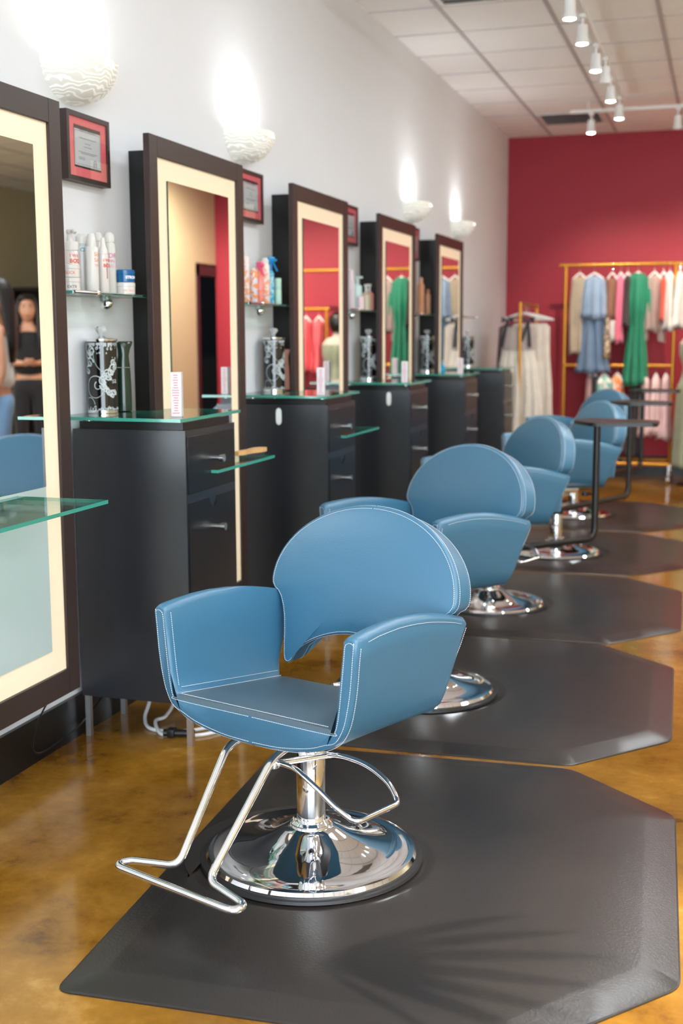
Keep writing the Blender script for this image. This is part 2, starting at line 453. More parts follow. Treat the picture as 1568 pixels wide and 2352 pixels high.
# ------------------------------------------------------------------ mats
def make_mat(cx, cy, rot, hx, hy, ccx, ccy, label, chy=.30):
    a = math.radians(rot); ca, sa = math.cos(a), math.sin(a)
    dx, dy = ccx-cx, ccy-cy; lx, ly = dx*ca+dy*sa, -dx*sa+dy*ca
    out = fillet([(-hx, -hy, 0), (hx-.30, -hy, 0), (hx, -hy+.32, 0), (hx, hy-chy, 0), (hx-.30, hy, 0), (-hx, hy, 0)], .035, 5, True)
    poly = [(p.x, p.y) for p in out]
    def hit(th, sc):
        best = None; d = Vector((math.cos(th), math.sin(th)))
        n = len(poly)
        for i in range(n):
            p = Vector(poly[i])-Vector((lx, ly)); q = Vector(poly[(i+1) % n])-Vector((lx, ly)); e = q-p
            den = d.x*e.y-d.y*e.x
            if abs(den) < 1e-9: continue
            t = (p.x*e.y-p.y*e.x)/den; u = (p.x*d.y-p.y*d.x)/den
            if t > 0 and -1e-6 <= u <= 1+1e-6 and (best is None or t < best): best = t
        return best
    angs = sorted([math.atan2(p[1]-ly, p[0]-lx) for p in poly]+[2*PI*k/72-PI+.0137 for k in range(72)])
    bm = NB()
    def rg(off, z):
        pts = []
        for th in angs:
            # offset polygon: scale about mat centre
            t = hit(th, 1); x, y = lx+t*math.cos(th), ly+t*math.sin(th)
            if off: x, y = x*(1-off/hx), y*(1-off/hy)
            pts.append((x, y, z))
        return ring(bm, pts)
    def circ(r, z): return ring(bm, [(lx+r*math.cos(th), ly+r*math.sin(th), z) for th in angs])
    R = [rg(0, 0), rg(0, .003), rg(.004, .0052), rg(.074, .0168), rg(.082, .018)]
    C = [circ(.318, .018), circ(.312, .0172), circ(.294, .0112), circ(.288, .0100), circ(.10, .0100)]
    for p, q in zip(R+C, (R+C)[1:]): skin(bm, p, q)
    bm.faces.new(C[-1])
    o = obj('floor_mat', bm, MATM, None, (cx, cy, 0), a, ang=18)
    return tag(o, label, 'mat', 'black salon floor mats')
make_mat(1.335, 2.800, 2.8, .612, .765, 1.057, 2.749, 'nearest black anti-fatigue mat, under the foreground chair')
make_mat(1.255, 4.357, 1.8, .62, .760, .979, 4.227, 'black anti-fatigue mat under the chair right behind the foreground one')
make_mat(1.235, 5.880, 1.5, .62, .745, .950, 5.753, 'black anti-fatigue mat under the middle chair of the row')
make_mat(1.215, 7.410, 1.5, .62, .745, 1.08, 7.253, 'black anti-fatigue mat under the second chair from the red wall')
make_mat(1.20, 8.950, 1.5, .62, .745, .997, 8.85, 'farthest black anti-fatigue mat, nearest the red wall')

# ------------------------------------------------------------------ lighted mirrors
MW = .822; MZ0 = .252; MZ1 = 1.970; XF = .17
def make_mirror(label):
    t = thing('lighted_mirror', label, 'mirror', group='tall lighted station mirrors')
    b = NB(); bx(b, .0005, .1475, .185, MW-.185, MZ0+.03, 1.945); obj('back_box', b, BLK, t, label='black box holding the mirror off the wall')
    b = NB(); w = .062; x0, x1 = .148, XF
    bx(b, x0, x1, 0, w, MZ0, MZ1, .0015, 1); bx(b, x0, x1, MW-w, MW, MZ0, MZ1, .0015, 1)
    bx(b, x0, x1, w, MW-w, MZ1-w-.006, MZ1, .0015, 1); bx(b, x0, x1, w, MW-w, MZ0, MZ0+.075, .0015, 1)
    obj('frame', b, ESPF, t, label='dark brown wooden frame')
    b = NB(); bx(b, .150, .160, w, MW-w, MZ0+.075, MZ1-w-.006); obj('light_panel', b, LITP, t, label='glowing cream frosted glass border')
    g = .145
    b = NB(); fs = bx(b, .1605, .1665, g, MW-g, .885, 1.832)
    b.faces.ensure_lookup_table()
    me = obj('mirror_glass', b, None, t, mats=[GMIR, MIRROR], flat=True)
    for p in me.data.polygons:
        if p.normal.x > .9: p.material_index = 1
    b = NB(); bx(b, .1605, .1655, g, MW-g, .40, .884); obj('frosted_panel', b, FROST, t, flat=True, label='pale frosted lower panel')
    return t
MY = [2.358, 3.744, 5.150, 6.565, 7.99]
ml = ['nearest lighted mirror, cut off by the left edge, with women reflected in it', 'lighted mirror reflecting the beige wall and dark doorway', 'lighted mirror reflecting a plain red wall and pink dresses',
      'lighted mirror reflecting the green dress', 'farthest lighted mirror of the row, closest to the red wall']
m0 = make_mirror(ml[0]); m0.location = (0, MY[0], 0)
for y, l in zip(MY[1:], ml[1:]): dup(m0, (0, y, 0), 0, l)

# ------------------------------------------------------------------ cabinets
CY = [3.436, 4.860, 6.280, 7.715, 9.150]
CD = .400
def knob(b, y, z, x=.42):
    rod(b, (x, y, z), (x+.026, y, z), .0075, 16); rod(b, (x+.026, y, z), (x+.040, y, z), .0125, 18)
def make_cabinet(label):
    t = thing('drawer_cabinet', label, 'cabinet', group='black station cabinets')
    b = NB(); prism(b, [(.028, 0), (.418, 0), (.418, CD), (.176, CD), (.176, .27), (.028, .27)], .14, 1.018); obj('body', b, ESP, t)
    b = NB(); prism(b, [(.045, .014), (.405, .014), (.405, CD-.014), (.19, CD-.014), (.19, .258), (.045, .258)], 1.018, 1.042); obj('top_cap', b, BLK, t)
    b = NB(); bx(b, .418, .4215, .012, CD-.012, .818, .998, .001, 1); d = obj('drawer', b, BLK, t)
    b = NB(); knob(b, .205, .916, .4215); obj('handle', b, SATIN, d, label='brushed metal cylinder knob')
    # door with semicircular notch at its top edge
    b = NB(); y0, y1, z0, z1 = .012, CD-.012, .160, .790
    c = (y0+y1)/2; out = [(y0, z0), (y1, z0), (y1, z1)]+[(c+.03*math.cos(k*PI/10), z1-.034*math.sin(k*PI/10)) for k in range(11)]+[(y0, z1)]
    A = ring(b, [(.4185, y, z) for y, z in out]); B2 = ring(b, [(.4225, y, z) for y, z in out]); skin(b, A, B2); b.faces.new(A); b.faces.new(B2[::-1])
    d = obj('door', b, BLK, t, flat=True)
    b = NB(); knob(b, .205, .690, .4225); obj('handle', b, SATIN, d, label='brushed metal cylinder knob')
    for x in (.034, .398):
        for y in (.006, CD-.020 if x > .1 else .25):
            b = NB(); bx(b, x, x+.018, y, y+.016, 0, .14); obj('leg', b, ALU, t, label='square aluminium leg')
    return t
cl = ['nearest black drawer cabinet, behind the foreground chair\'s left arm', 'second black drawer cabinet, white oval hook on its side, behind the foreground chair',
      'middle black drawer cabinet of the row, with a white oval hook near its top', 'second cabinet from the red wall, black with two small knobs', 'last black drawer cabinet, beside the white dresses']
k0 = make_cabinet(cl[0]); k0.location = (0, CY[0], 0)
CABS = [k0]+[dup(k0, (0, y, 0), 0, l) for y, l in zip(CY[1:], cl[1:])]
def make_counter(label):
    t = thing('glass_counter', label, 'counter', group='glass counters on the cabinets')
    b = NB(); poly = [(.004, -.05), (.40, -.088), (.446, -.088), (.452, CD+.01), (.36, CD+.07), (.19, CD+.072), (.004, CD+.072)]
    poly = [(.004, -.060), (.446, -.092), (.436, CD+.012), (.175, CD+.05), (.175, .272), (.004, .272)]
    prism(b, poly, 0, .010)
    o = obj('glass_top', b, None, t, mats=[GEDGE, GTOP], flat=True)
    for p in o.data.polygons:
        if abs(p.normal.z) > .9: p.material_index = 1
    for x, y in ((.07, .03), (.385, .03), (.07, .23), (.385, CD-.03)):
        b = NB(); lathe(b, [(.011, -.0085), (.011, 0), (.011, .0005)], (x, y, 0), 16); obj('standoff', b, SATIN, t)
    return t
cn = ['clear glass counter on the nearest black cabinet', 'clear glass counter on the second cabinet, holding a black jar and a pink spray bottle', 'clear glass counter on the middle cabinet of the row',
      'clear glass counter holding the jar with the blue cloth', 'farthest clear glass counter, beside the white dresses']
g0 = make_counter(cn[0]); g0.location = (0, CY[0], 1.0505)
for y, l in zip(CY[1:], cn[1:]): dup(g0, (0, y, 1.0505), 0, l)
GZ = 1.0605
# oval hooks stuck on the cabinet sides
for i, (x, y, z) in enumerate([(.200, CY[1], .968), (.300, CY[2], .972)]):
    b = NB(); out = []
    for k in range(24):
        t = 2*PI*k/24; out.append((.0125*math.cos(t), .024*math.copysign(abs(math.sin(t))**.7, math.sin(t))+(.012 if math.sin(t) > 0 else -.012)))
    A = ring(b, [(p, 0, q) for p, q in out]); B2 = ring(b, [(p, -.004, q) for p, q in out]); C2 = ring(b, [(p*.85, -.006, q*.92) for p, q in out]); skin(b, A, B2); skin(b, B2, C2); b.faces.new(A); b.faces.new(C2[::-1])
    obj('adhesive_hook', b, WPL, CABS[i+1], (x, 0, z), label='white oval adhesive hook')

# ------------------------------------------------------------------ shelves
def make_shelf(label):
    t = thing('glass_shelf', label, 'shelf', group='upper glass wall shelves')
    b = NB(); bx(b, .004, .136, 0, .55, -.004, .004)
    o = obj('glass_top', b, None, t, mats=[GEDGE, GTOP], flat=True)
    for p in o.data.polygons:
        if abs(p.normal.z) > .9: p.material_index = 1
    b = NB(); rod(b, (.140, .003, .001), (.140, .145, .001), .006, 12); rod(b, (.140, .145, .001), (.140, .547, .001), .0022, 8)
    lathe(b, [(.002, -.009), (.008, -.006), (.0095, 0), (.008, .006), (.002, .009)], (.140, .545, .001), 14)
    lathe(b, [(.002, -.009), (.008, -.006), (.0095, 0), (.008, .006), (.002, .009)], (.140, .148, .001), 14)
    obj('rail', b, CHROME, t)
    for y in (.10, .43):
        b = NB(); lathe(b, [(.019, 0), (.019, .003), (.016, .02), (.010, .034), (.003, .040)], (0, 0, 0), 20)
        for v in b.verts: v.co = Vector((v.co.z+.0005, v.co.x+y, v.co.y*1.35-.022))
        obj('bracket', b, CHROME, t)
    return t
SZ = 1.441; SY = [3.275, 4.69, 6.10, 7.52, 8.93]
sl = ['glass wall shelf holding the white styling products and blue jar', 'glass wall shelf holding orange and bright blue spray bottles', 'glass wall shelf holding pastel pump bottles',
      'glass wall shelf holding two copper bottles', 'farthest glass wall shelf, right of the last mirror']
s0 = make_shelf(sl[0]); s0.location = (0, SY[0], SZ)
for y, l in zip(SY[1:], sl[1:]): dup(s0, (0, y, SZ), 0, l)
ST = SZ+.0045

def make_low(label):
    t = thing('mirror_ledge', label, 'shelf', group='glass ledges on the mirrors')
    b = NB(); bx(b, .168, .446, -.36, .165, -.005, .005)
    o = obj('glass_top', b, None, t, mats=[GEDGE, GTOP], flat=True)
    for p in o.data.polygons:
        if abs(p.normal.z) > .9: p.material_index = 1
    b = NB(); rod(b, (.172, -.10, -.018), (.30, -.10, -.018), .009); rod(b, (.172, .10, -.018), (.30, .10, -.018), .009); 
    for y in (-.10, .10): lathe(b, [(.009, -.010), (.009, -.0055)], (.27, y, 0), 14)
    obj('support_rod', b, WMET, t); return t
LY = [2.715, 3.985, 5.40]
ll = ['thick green-edged glass ledge on the nearest mirror', 'glass ledge on the second mirror with a wooden brush on it', 'green glass ledge peeking out behind the second cabinet']
l0 = make_low(ll[0]); l0.location = (0, LY[0], .872)
for y, l in zip(LY[1:], ll[1:]): dup(l0, (0, y, .872), 0, l)
b = NB()
prof = [(-.10, .010), (-.07, .016), (0, .013), (.03, .020), (.07, .024), (.10, .014)]
a = ring(b, [(x, w, 0) for x, w in prof]+[(x, -w, 0) for x, w in prof[::-1]]); c = ring(b, [(x, w, .014) for x, w in prof]+[(x, -w, .014) for x, w in prof[::-1]])
skin(b, a, c); b.faces.new(a[::-1]); b.faces.new(c)
br = obj('hair_brush', b, WOOD, None, (.385, 4.06, .8905), math.radians(82)); tag(br, 'flat light wooden brush on the glass ledge of the second mirror', 'brush')
b = NB()
for k in range(10):
    for j in range(3): rod(b, (.0+k*.009, -.010+j*.010, 0), (.0+k*.009, -.010+j*.010, -.013), .0014, 6)
obj('bristles', b, BLK, br)

# ------------------------------------------------------------------ jars, sprays, cards
def swirl(b, r, cx, cy, cz, rad, a0, turns, a1, wid, decay=.75, n=30):
    A, B2 = [], []
    for k in range(n+1):
        t = k/n; ang = a0+turns*2*PI*t; R = rad*(1-decay*t); w = wid*(1-.7*t)/2
        for L, s in ((A, 1), (B2, -1)):
            u = cx+(R+s*w)*math.cos(ang); v = cy+(R+s*w)*math.sin(ang)*1.15
            L.append((u, v))
    f = lambda u, v: ((r+.0007)*math.cos(a1+u/r), (r+.0007)*math.sin(a1+u/r), v+cz)
    va = [b.verts.new(f(*p)) for p in A]; vb = [b.verts.new(f(*p)) for p in B2]
    skin(b, va, vb, False)
JARB = M('black glass jar', srgb(14, 12, 15), .08, var=0, Specular_IOR_Level=.7)
SWIRL = M('silver printed swirls', srgb(190, 200, 200), .4)
CYANG = M('cyan print', srgb(20, 160, 205), .4)
def make_jar(label, h=.232, decorate=True):
    t = thing('disinfectant_jar', label, 'jar', group='black swirl disinfectant jars'); r = .049
    b = NB(); lathe(b, [(r, .006), (r, h)], seg=40); bd = obj('jar_body', b, JARB, t)
    b = NB(); lathe(b, [(r-.004, 0), (r+.001, .001), (r+.001, .010), (r-.001, .012)], seg=40); obj('foot_rim', b, CHROME, t)
    b = NB(); lathe(b, [(r+.002, h), (r+.003, h+.002), (r+.003, h+.007), (r-.004, h+.010), (.018, h+.012), (.012, h+.017), (.007, h+.019)], seg=40); obj('lid', b, CHROME, t)
    b = NB(); lathe(b, [(.006, h+.018), (.010, h+.024), (.019, h+.036), (.020, h+.041), (.014, h+.049), (.006, h+.050)], seg=8); obj('lid_knob', b, M('crystal', (.85, .88, .88, 1), .05, Transmission_Weight=.7), t, flat=True, label='faceted crystal knob')
    b = NB(); rnd = random.Random(3); a1 = -1.05
    swirl(b, r, -.025, .085, 0, .033, 0, 1.15, a1, .003, .15)
    swirl(b, r, -.016, .09, 0, .012, 2, .6, a1, .004, .3)
    for cx, cy, rad, a in ((.014, .128, .014, 0), (.028, .135, .011, 2), (.004, .122, .012, 4), (.035, .145, .013, 1), (.020, .118, .010, 3), (.0, .105, .013, 1.5), (.002, .09, .012, 3), (.010, .076, .011, 5),
                            (.022, .070, .012, 2), (.030, .062, .013, 0), (.040, .070, .010, 3), (.044, .155, .012, 5), (.036, .164, .008, 1), (-.045, .165, .016, 0), (-.05, .19, .014, 2), (-.04, .205, .016, 4), (-.055, .14, .013, 1), (-.048, .20, .008, 3)):
        swirl(b, r, cx, cy, 0, rad, a, 1.3, a1, .0045, .85)
        swirl(b, r, cx+.004, cy-.004, 0, rad*.6, a+2, 1.1, a1, .004, .8)
    swirl(b, r, .03, .19, 0, .06, 3.0, .28, a1, .002, .1); swirl(b, r, -.05, .03, 0, .022, 0, .9, a1, .002, .5)
    for _ in range(26):
        u = rnd.uniform(-.07, .06); v = rnd.choice((rnd.uniform(.205, .226), rnd.uniform(.012, .022), rnd.uniform(.17, .21)))
        s = rnd.uniform(.0012, .004); swirl(b, r, u, v, 0, s, rnd.uniform(0, 6), 1, a1, s*1.2, .1, 6)
    # speckled band at top and foot
    for k in range(46):
        u = -.08+k*.0034
        for v, hh in ((.224, rnd.uniform(.003, .012)), (.012, rnd.uniform(.001, .008))):
            f = on_cyl(0, 0, r, 0, a1); 
            z0, z1 = (v-hh, v+.004) if v > .1 else (v, v+hh)
            if rnd.random() < .7:
                q = [b.verts.new(f(u, z0)), b.verts.new(f(u+.003, z0)), b.verts.new(f(u+.003, z1)), b.verts.new(f(u, z1))]; b.faces.new(q)
    text_mesh(b, 'sa', .026, lambda u, v: on_cyl(0, 0, r, .098, a1)(u+.031, v))
    obj('printed_swirls', b, SWIRL, bd, flat=True, label='silver printed swirls and letters')
    return t
jl = ['black swirl-patterned jar with crystal knob on the nearest counter', 'black swirl-patterned jar beside the pink spray bottle', 'black swirl-patterned jar on the middle counter of the row',
      'swirl-patterned jar on the counter in front of the blue cloth', 'farthest black swirl-patterned jar, right of the last mirror']
j0 = make_jar(jl[0]); j0.location = (.062, 3.578, GZ)
JP = [(.075, 5.14), (.09, 6.615), (.08, 8.075), (.075, 9.48)]
for (x, y), l in zip(JP, jl[1:]): dup(j0, (x, y, GZ), .25, l)
def make_mist(label, mat, x, y, s=1.0, rot=0, h=1.0, name='spray_bottle'):
    t = thing(name, label, 'bottle', (x, y, GZ), rot)
    b = NB(); lathe(b, [(.020*s, 0), (.024*s, .003), (.0245*s, .05*h), (.0235*s, .10*h), (.0215*s, .145*h)], seg=28); obj('bottle_body', b, mat, t)
    b = NB(); rs = []
    for z, rx, ry, ox in ((.147*h, .021, .021, 0), (.165*h, .0195, .020, 0), (.185*h, .017, .019, .001), (.205*h, .020, .018, .003), (.222*h, .026, .017, .006), (.229*h, .027, .015, .008), (.232*h, .022, .012, .008)):
        rs.append(ring(b, [(ox*s+rx*s*math.cos(2*PI*k/24), ry*s*math.sin(2*PI*k/24), z) for k in range(24)]))
    for p, q in zip(rs, rs[1:]): skin(b, p, q)
    b.faces.new(rs[0][::-1]); b.faces.new(rs[-1]); obj('spray_head', b, mat, t)
    return t
DGREEN = M('dark green gloss plastic', srgb(28, 48, 36), .12)
PEACH = M('rose pink gloss plastic', srgb(215, 160, 150), .3)
make_mist('dark green continuous mist spray bottle behind the nearest black jar', DGREEN, .095, 3.662, 1.05, 1.0)
make_mist('slim rose pink mist bottle beside the second black jar', PEACH, .075, 5.285, .85, 1.0, .80)
t = thing('folded_cloth', 'bright blue cloth and grey towel heaped beside the jar on the fourth counter', 'cloth', (.12, 8.16, GZ))
b = NB(); rs = []
for k, (z, r) in enumerate(((0, .06), (.03, .058), (.06, .045), (.10, .04), (.14, .022))):
    rs.append(ring(b, [(r*math.cos(a)*(1+.15*math.sin(3*a+k)), .7*r*math.sin(a)*(1+.15*math.cos(2*a)), z) for a in [2*PI*i/24 for i in range(24)]]))
for p, q in zip(rs, rs[1:]): skin(b, p, q)
b.faces.new(rs[0][::-1]); b.faces.new(rs[-1]); obj('blue_cloth', b, M('blue cloth', srgb(15, 150, 195), .7, var=.2, scale=40), t)
CARDM = M('white glossy card', srgb(212, 208, 210), .3); PINKINK = M('pink ink', srgb(200, 96, 118), .5)
for i, (x, y, hh, lab) in enumerate([(.385, 3.450, .138, 'slim white leaflet holder with pink print on the nearest counter'), (.385, 4.872, .115, 'slim white leaflet holder on the second counter'),
                                    (.385, 6.285, .11, 'slim white leaflet holder on the middle counter'), (.385, 7.72, .10, 'slim white leaflet holder on the fourth counter')]):
    t = thing('leaflet_holder', lab, 'leaflet holder', (x, y, GZ), math.radians(12), group='white leaflet holders')
    b = NB(); bx(b, -.017, .017, -.002, .022, 0, hh, .001, 1); obj('leaflet', b, CARDM, t)
    b = NB(); rnd = random.Random(4)
    for k in range(16):
        z = hh-.008-k*.0078*hh/.138; w = rnd.uniform(.006, .013); bx(b, -w, w*.8, -.0026, -.0021, z-.0022, z)
    obj('printed_lines', b, PINKINK, t, flat=True)

# ------------------------------------------------------------------ styling products
WB = M('white bottle plastic', srgb(214, 212, 208), .28)
WB2 = M('milky clear plastic', srgb(218, 210, 206), .2)
RED = M('coral ink', srgb(226, 84, 60), .5); ORA = M('orange ink', srgb(240, 130, 70), .5); PNK = M('magenta ink', srgb(205, 90, 160), .5)
DRK = M('dark ink', srgb(60, 62, 70), .5); TEAL = M('teal ink', srgb(70, 170, 195), .5); BLU = M('deep blue plastic', srgb(0, 92, 150), .25); WHT = M('white ink', srgb(240, 242, 245), .5)
AF = -1.0      # angle that turns the print towards the aisle
def prod(name, label, x, y, parts, texts=(), z=ST, r0=.02, group=None, cat='bottle'):
    t = thing(name, label, cat, (x, y, z), 0, group)
    first = None
    for pn, prof, m in parts:
        b = NB(); lathe(b, prof, seg=26); o = obj(pn, b, m, t); first = first or o
    for txt, size, u, v, m, r, bold in texts:
        b = NB(); text_mesh(b, txt, size, lambda a, c, r=r, u=u, v=v: on_cyl(0, 0, r, v, AF)(a+u, c), bold=bold)
        obj('printed_name', b, m, first, flat=True)
    return t
def jarp(r, h, zl): return [('jar', [(r-.002, 0), (r, .002), (r, zl)], None), ('lid', [(r+.0005, zl), (r+.001, zl+.001), (r+.001, h-.002), (r-.001, h)], None)]
r = .0305
prod('product_jar', 'white jar with dark lettering at the bottom of the jar stack by the first mirror', .100, 3.325, [('jar', [(r-.002, 0), (r, .002), (r, .026)], WB), ('lid', [(r+.001, .0265), (r+.001, .037), (r-.001, .039)], WB)],
     [('EXTR', .0125, -.010, .008, DRK, r, 0)], cat='jar', group='white product jars')
prod('product_jar', 'white jar with red lettering on top of the jar stack by the first mirror', .100, 3.325, [('jar', [(r-.002, 0), (r, .002), (r, .026)], WB), ('lid', [(r+.001, .0265), (r+.001, .037), (r-.001, .039)], WB)],
     [('SLICK', .0125, -.016, .010, RED, r, 0)], z=ST+.0395, cat='jar', group='white product jars')
r = .031
prod('product_jar', 'white jar with orange lettering under the blue jar', .098, 3.690, [('jar', [(r-.002, 0), (r, .002), (r, .026)], WB), ('lid', [(r+.001, .0265), (r+.001, .037), (r-.001, .039)], WB)],
     [('DRY SHA', .0095, -.012, .010, ORA, r, 0)], cat='jar', group='white product jars')
prod('product_jar', 'blue lidded jar with white lettering on top of a white jar', .098, 3.690, [('jar', [(r-.002, 0), (r, .002), (r, .026)], BLU), ('lid', [(r+.001, .0265), (r+.001, .039), (r-.001, .041)], BLU)],
     [('STRON', .0125, -.002, .012, WHT, r, .0006)], z=ST+.0395, cat='jar')
# foam pump
t = prod('foam_pump_bottle', 'clear foam pump bottle with red lettering behind the jar stack', .046, 3.428, [('bottle_body', [(.022, 0), (.026, .003), (.026, .125), (.024, .128)], WB2), ('collar', [(.0265, .128), (.0265, .152), (.024, .155)], WB)],
     [('I WA', .014, -.004, .107, RED, .026, 0), ('BOD', .017, -.004, .090, RED, .026, .0005), ('VOL', .012, -.004, .077, ORA, .026, 0)])
b = NB(); lathe(b, [(.012, .155), (.009, .165), (.008, .178), (.011, .182), (.011, .190), (.007, .193)], seg=16); tube(b, [(0, 0, .186), (.02, -.010, .188), (.026, -.013, .180)], .006, 10); obj('pump_head', b, WB, t)
# tube with teal text
prod('product_tube', 'pale product tube with teal lettering between the pump bottle and white bottle', .050, 3.492, [('bottle_body', [(.021, 0), (.022, .004), (.022, .10), (.018, .175), (.010, .183)], WB)],
     [('TO MY', .011, -.010, .145, TEAL, .020, 0), ('CR', .017, -.006, .128, TEAL, .020, .0005)])
prod('product_bottle', 'white bottle with orange lettering and tapered cap, in front on the first shelf', .095, 3.474, [('bottle_body', [(.019, 0), (.0205, .003), (.0205, .138), (.018, .141)], WB), ('cap', [(.0155, .141), (.0155, .150), (.012, .180), (.009, .183)], WB)],
     [('SE', .018, .006, .112, ORA, .0205, 0), ('SA', .018, .006, .094, ORA, .0205, 0), ('TEX', .011, .006, .080, ORA, .0205, 0)])
t = prod('pump_spray_bottle', 'small clear spray bottle with red lettering and white pump in front', .102, 3.536, [('bottle_body', [(.015, 0), (.017, .003), (.017, .120), (.014, .123)], WB2), ('cap', [(.0145, .123), (.0145, .134), (.008, .150), (.007, .172), (.004, .175)], WB)],
     [('I WA', .013, -.002, .098, RED, .017, .0004), ('BOD', .015, -.002, .081, RED, .017, .0006)])
b = NB(); rod(b, (.0172*math.cos(AF+.6), .0172*math.sin(AF+.6), .045), (.0172*math.cos(AF+.6), .0172*math.sin(AF+.6), .095), .0014, 6); obj('dip_tube', b, M('rust tube', srgb(140, 80, 70), .5), t)
prod('product_bottle', 'tall white capped bottle behind the small clear spray bottle', .048, 3.607, [('bottle_body', [(.018, 0), (.020, .003), (.020, .158), (.017, .168)], WB), ('cap', [(.0165, .169), (.0165, .176), (.010, .194), (.006, .197)], WB)], [('STY', .012, -.006, .11, ORA, .020, 0)])
prod('aerosol_can', 'tall white aerosol can with magenta lettering beside the blue jar', .062, 3.655, [('can_body', [(.018, 0), (.0195, .003), (.0195, .150), (.0185, .158), (.015, .168)], WB), ('cap', [(.0175, .168), (.0180, .180), (.016, .192), (.009, .200), (.003, .2015)], WB)],
     [('DR', .021, -.006, .118, PNK, .0195, 0), ('FIN', .013, -.006, .103, PNK, .0195, 0), ('WA', .019, -.006, .085, M('pale ink', srgb(225, 170, 200), .5), .0195, 0)])

def patt(name, c1, c2, scale=60):
    m = M(name, c1, .3); nt = m.node_tree; bb = nt.nodes['Principled BSDF']
    tc = nt.nodes.new('ShaderNodeTexCoord'); n = nt.nodes.new('ShaderNodeTexNoise'); n.inputs['Scale'].default_value = scale; n.inputs['Detail'].default_value = 1
    r = nt.nodes.new('ShaderNodeValToRGB'); r.color_ramp.interpolation = 'CONSTANT'; r.color_ramp.elements[0].color = c1; r.color_ramp.elements[1].color = c2; r.color_ramp.elements[1].position = .5
    nt.links.new(tc.outputs['Object'], n.inputs['Vector']); nt.links.new(n.outputs['Fac'], r.inputs['Fac']); nt.links.new(r.outputs['Color'], bb.inputs['Base Color'])
    return m
P1 = patt('white orange print', srgb(228, 222, 222), srgb(240, 170, 130)); P2 = patt('orange white print', srgb(240, 150, 80), srgb(214, 214, 226))
P3 = patt('coral pink print', srgb(240, 128, 105), srgb(238, 145, 140), 30); P4 = patt('blue print', srgb(60, 165, 205), srgb(160, 205, 222))
PK = M('hot pink plastic', srgb(240, 95, 140), .3); BL2 = M('bright blue plastic', srgb(0, 130, 195), .3); MINT = M('mint plastic', srgb(178, 214, 196), .35)
prod('aerosol_can', 'tall white and orange patterned can at the left of the second shelf', .065, 4.835, [('can_body', [(.018, 0), (.020, .003), (.020, .185), (.015, .192)], P1), ('cap', [(.011, .192), (.010, .205), (.005, .216)], WB)])
prod('aerosol_can', 'short orange patterned can next to the coral trigger bottle', .09, 4.868, [('can_body', [(.016, 0), (.018, .003), (.018, .128), (.014, .136)], P2), ('cap', [(.013, .136), (.012, .144), (.004, .147)], P1)])
def trigger(label, x, y, mb, mh, r, hb, ht, rot):
    t = thing('trigger_spray_bottle', label, 'bottle', (x, y, ST), rot)
    b = NB(); lathe(b, [(r-.002, 0), (r, .003), (r, hb), (r*.55, hb+.012)], seg=24); obj('bottle_body', b, mb, t)
    b = NB(); lathe(b, [(.008, hb+.012), (.008, ht-.030), (.010, ht-.022)], seg=14); bx(b, -.016, .022, -.009, .009, ht-.026, ht, .006)
    bx(b, .022, .032, -.005, .005, ht-.020, ht-.010, .002)
    tube(b, [(.012, 0, ht-.024), (.022, 0, ht-.040), (.034, 0, ht-.062)], .0045, 8); obj('trigger_head', b, mh, t); return t
trigger('coral spray bottle with hot pink trigger on the second shelf', .09, 4.938, P3, PK, .018, .125, .176, -.6)
prod('aerosol_can', 'orange patterned can with a round white cap on the second shelf', .068, 5.062, [('can_body', [(.019, 0), (.021, .003), (.021, .165), (.017, .174)], P1), ('cap', [(.0175, .174), (.0175, .186), (.011, .199), (.004, .202)], WB)])
trigger('bright blue trigger spray bottle at the right of the second shelf', .075, 5.112, P4, BL2, .016, .135, .208, .9)
prod('product_bottle', 'short mint green cylinder at the right end of the second shelf', .10, 5.138, [('bottle_body', [(.0135, 0), (.015, .003), (.015, .062), (.0145, .063), (.0145, .064), (.015, .065), (.015, .112), (.013, .115)], MINT)])
cols = {'lil': srgb(222, 208, 214), 'seaf': srgb(196, 220, 218), 'blush': srgb(230, 205, 210), 'tan': srgb(205, 192, 165), 'sal': srgb(230, 150, 140), 'cop': srgb(178, 118, 82), 'cop2': srgb(190, 140, 110)}
cm = {k: M('bottle '+k, v, .3) for k, v in cols.items()}
prod('product_bottle', 'tall pale lilac bottle beside the third mirror', .07, 6.352, [('bottle_body', [(.016, 0), (.018, .003), (.018, .15), (.012, .155)], cm['lil']), ('cap', [(.014, .155), (.014, .208), (.010, .212)], cm['lil'])])
t = prod('pump_bottle', 'seafoam pump bottle at the back of the third shelf', .055, 6.52, [('bottle_body', [(.022, 0), (.025, .003), (.025, .13), (.010, .145)], cm['seaf'])])
b = NB(); rod(b, (0, 0, .145), (0, 0, .175), .006); bx(b, -.010, .030, -.008, .008, .172, .184, .003); obj('pump_head', b, cm['seaf'], t)
prod('product_tube', 'small blush pink tube in front on the third shelf', .108, 6.40, [('bottle_body', [(.014, 0), (.017, .003), (.020, .07), (.006, .075)], cm['blush'])])
t = prod('pump_bottle', 'sand coloured pump bottle with white head on the third shelf', .08, 6.60, [('bottle_body', [(.026, 0), (.029, .003), (.029, .085), (.012, .100)], cm['tan'])])
b = NB(); rod(b, (0, 0, .10), (0, 0, .138), .007); bx(b, -.010, .020, -.008, .008, .132, .144, .003); obj('pump_head', b, WB, t)
prod('product_bottle', 'mint bottle tucked behind the salmon pump bottle', .055, 6.70, [('bottle_body', [(.018, 0), (.020, .003), (.020, .09), (.008, .105)], MINT), ('cap', [(.008, .105), (.008, .125)], WB)])
t = prod('pump_bottle', 'salmon pink pump bottle at the right end of the third shelf', .10, 6.585+.03, [('bottle_body', [(.001, 0), (.001, .001)], cm['sal'])])
for c in list(t.children): bpy.data.objects.remove(c)
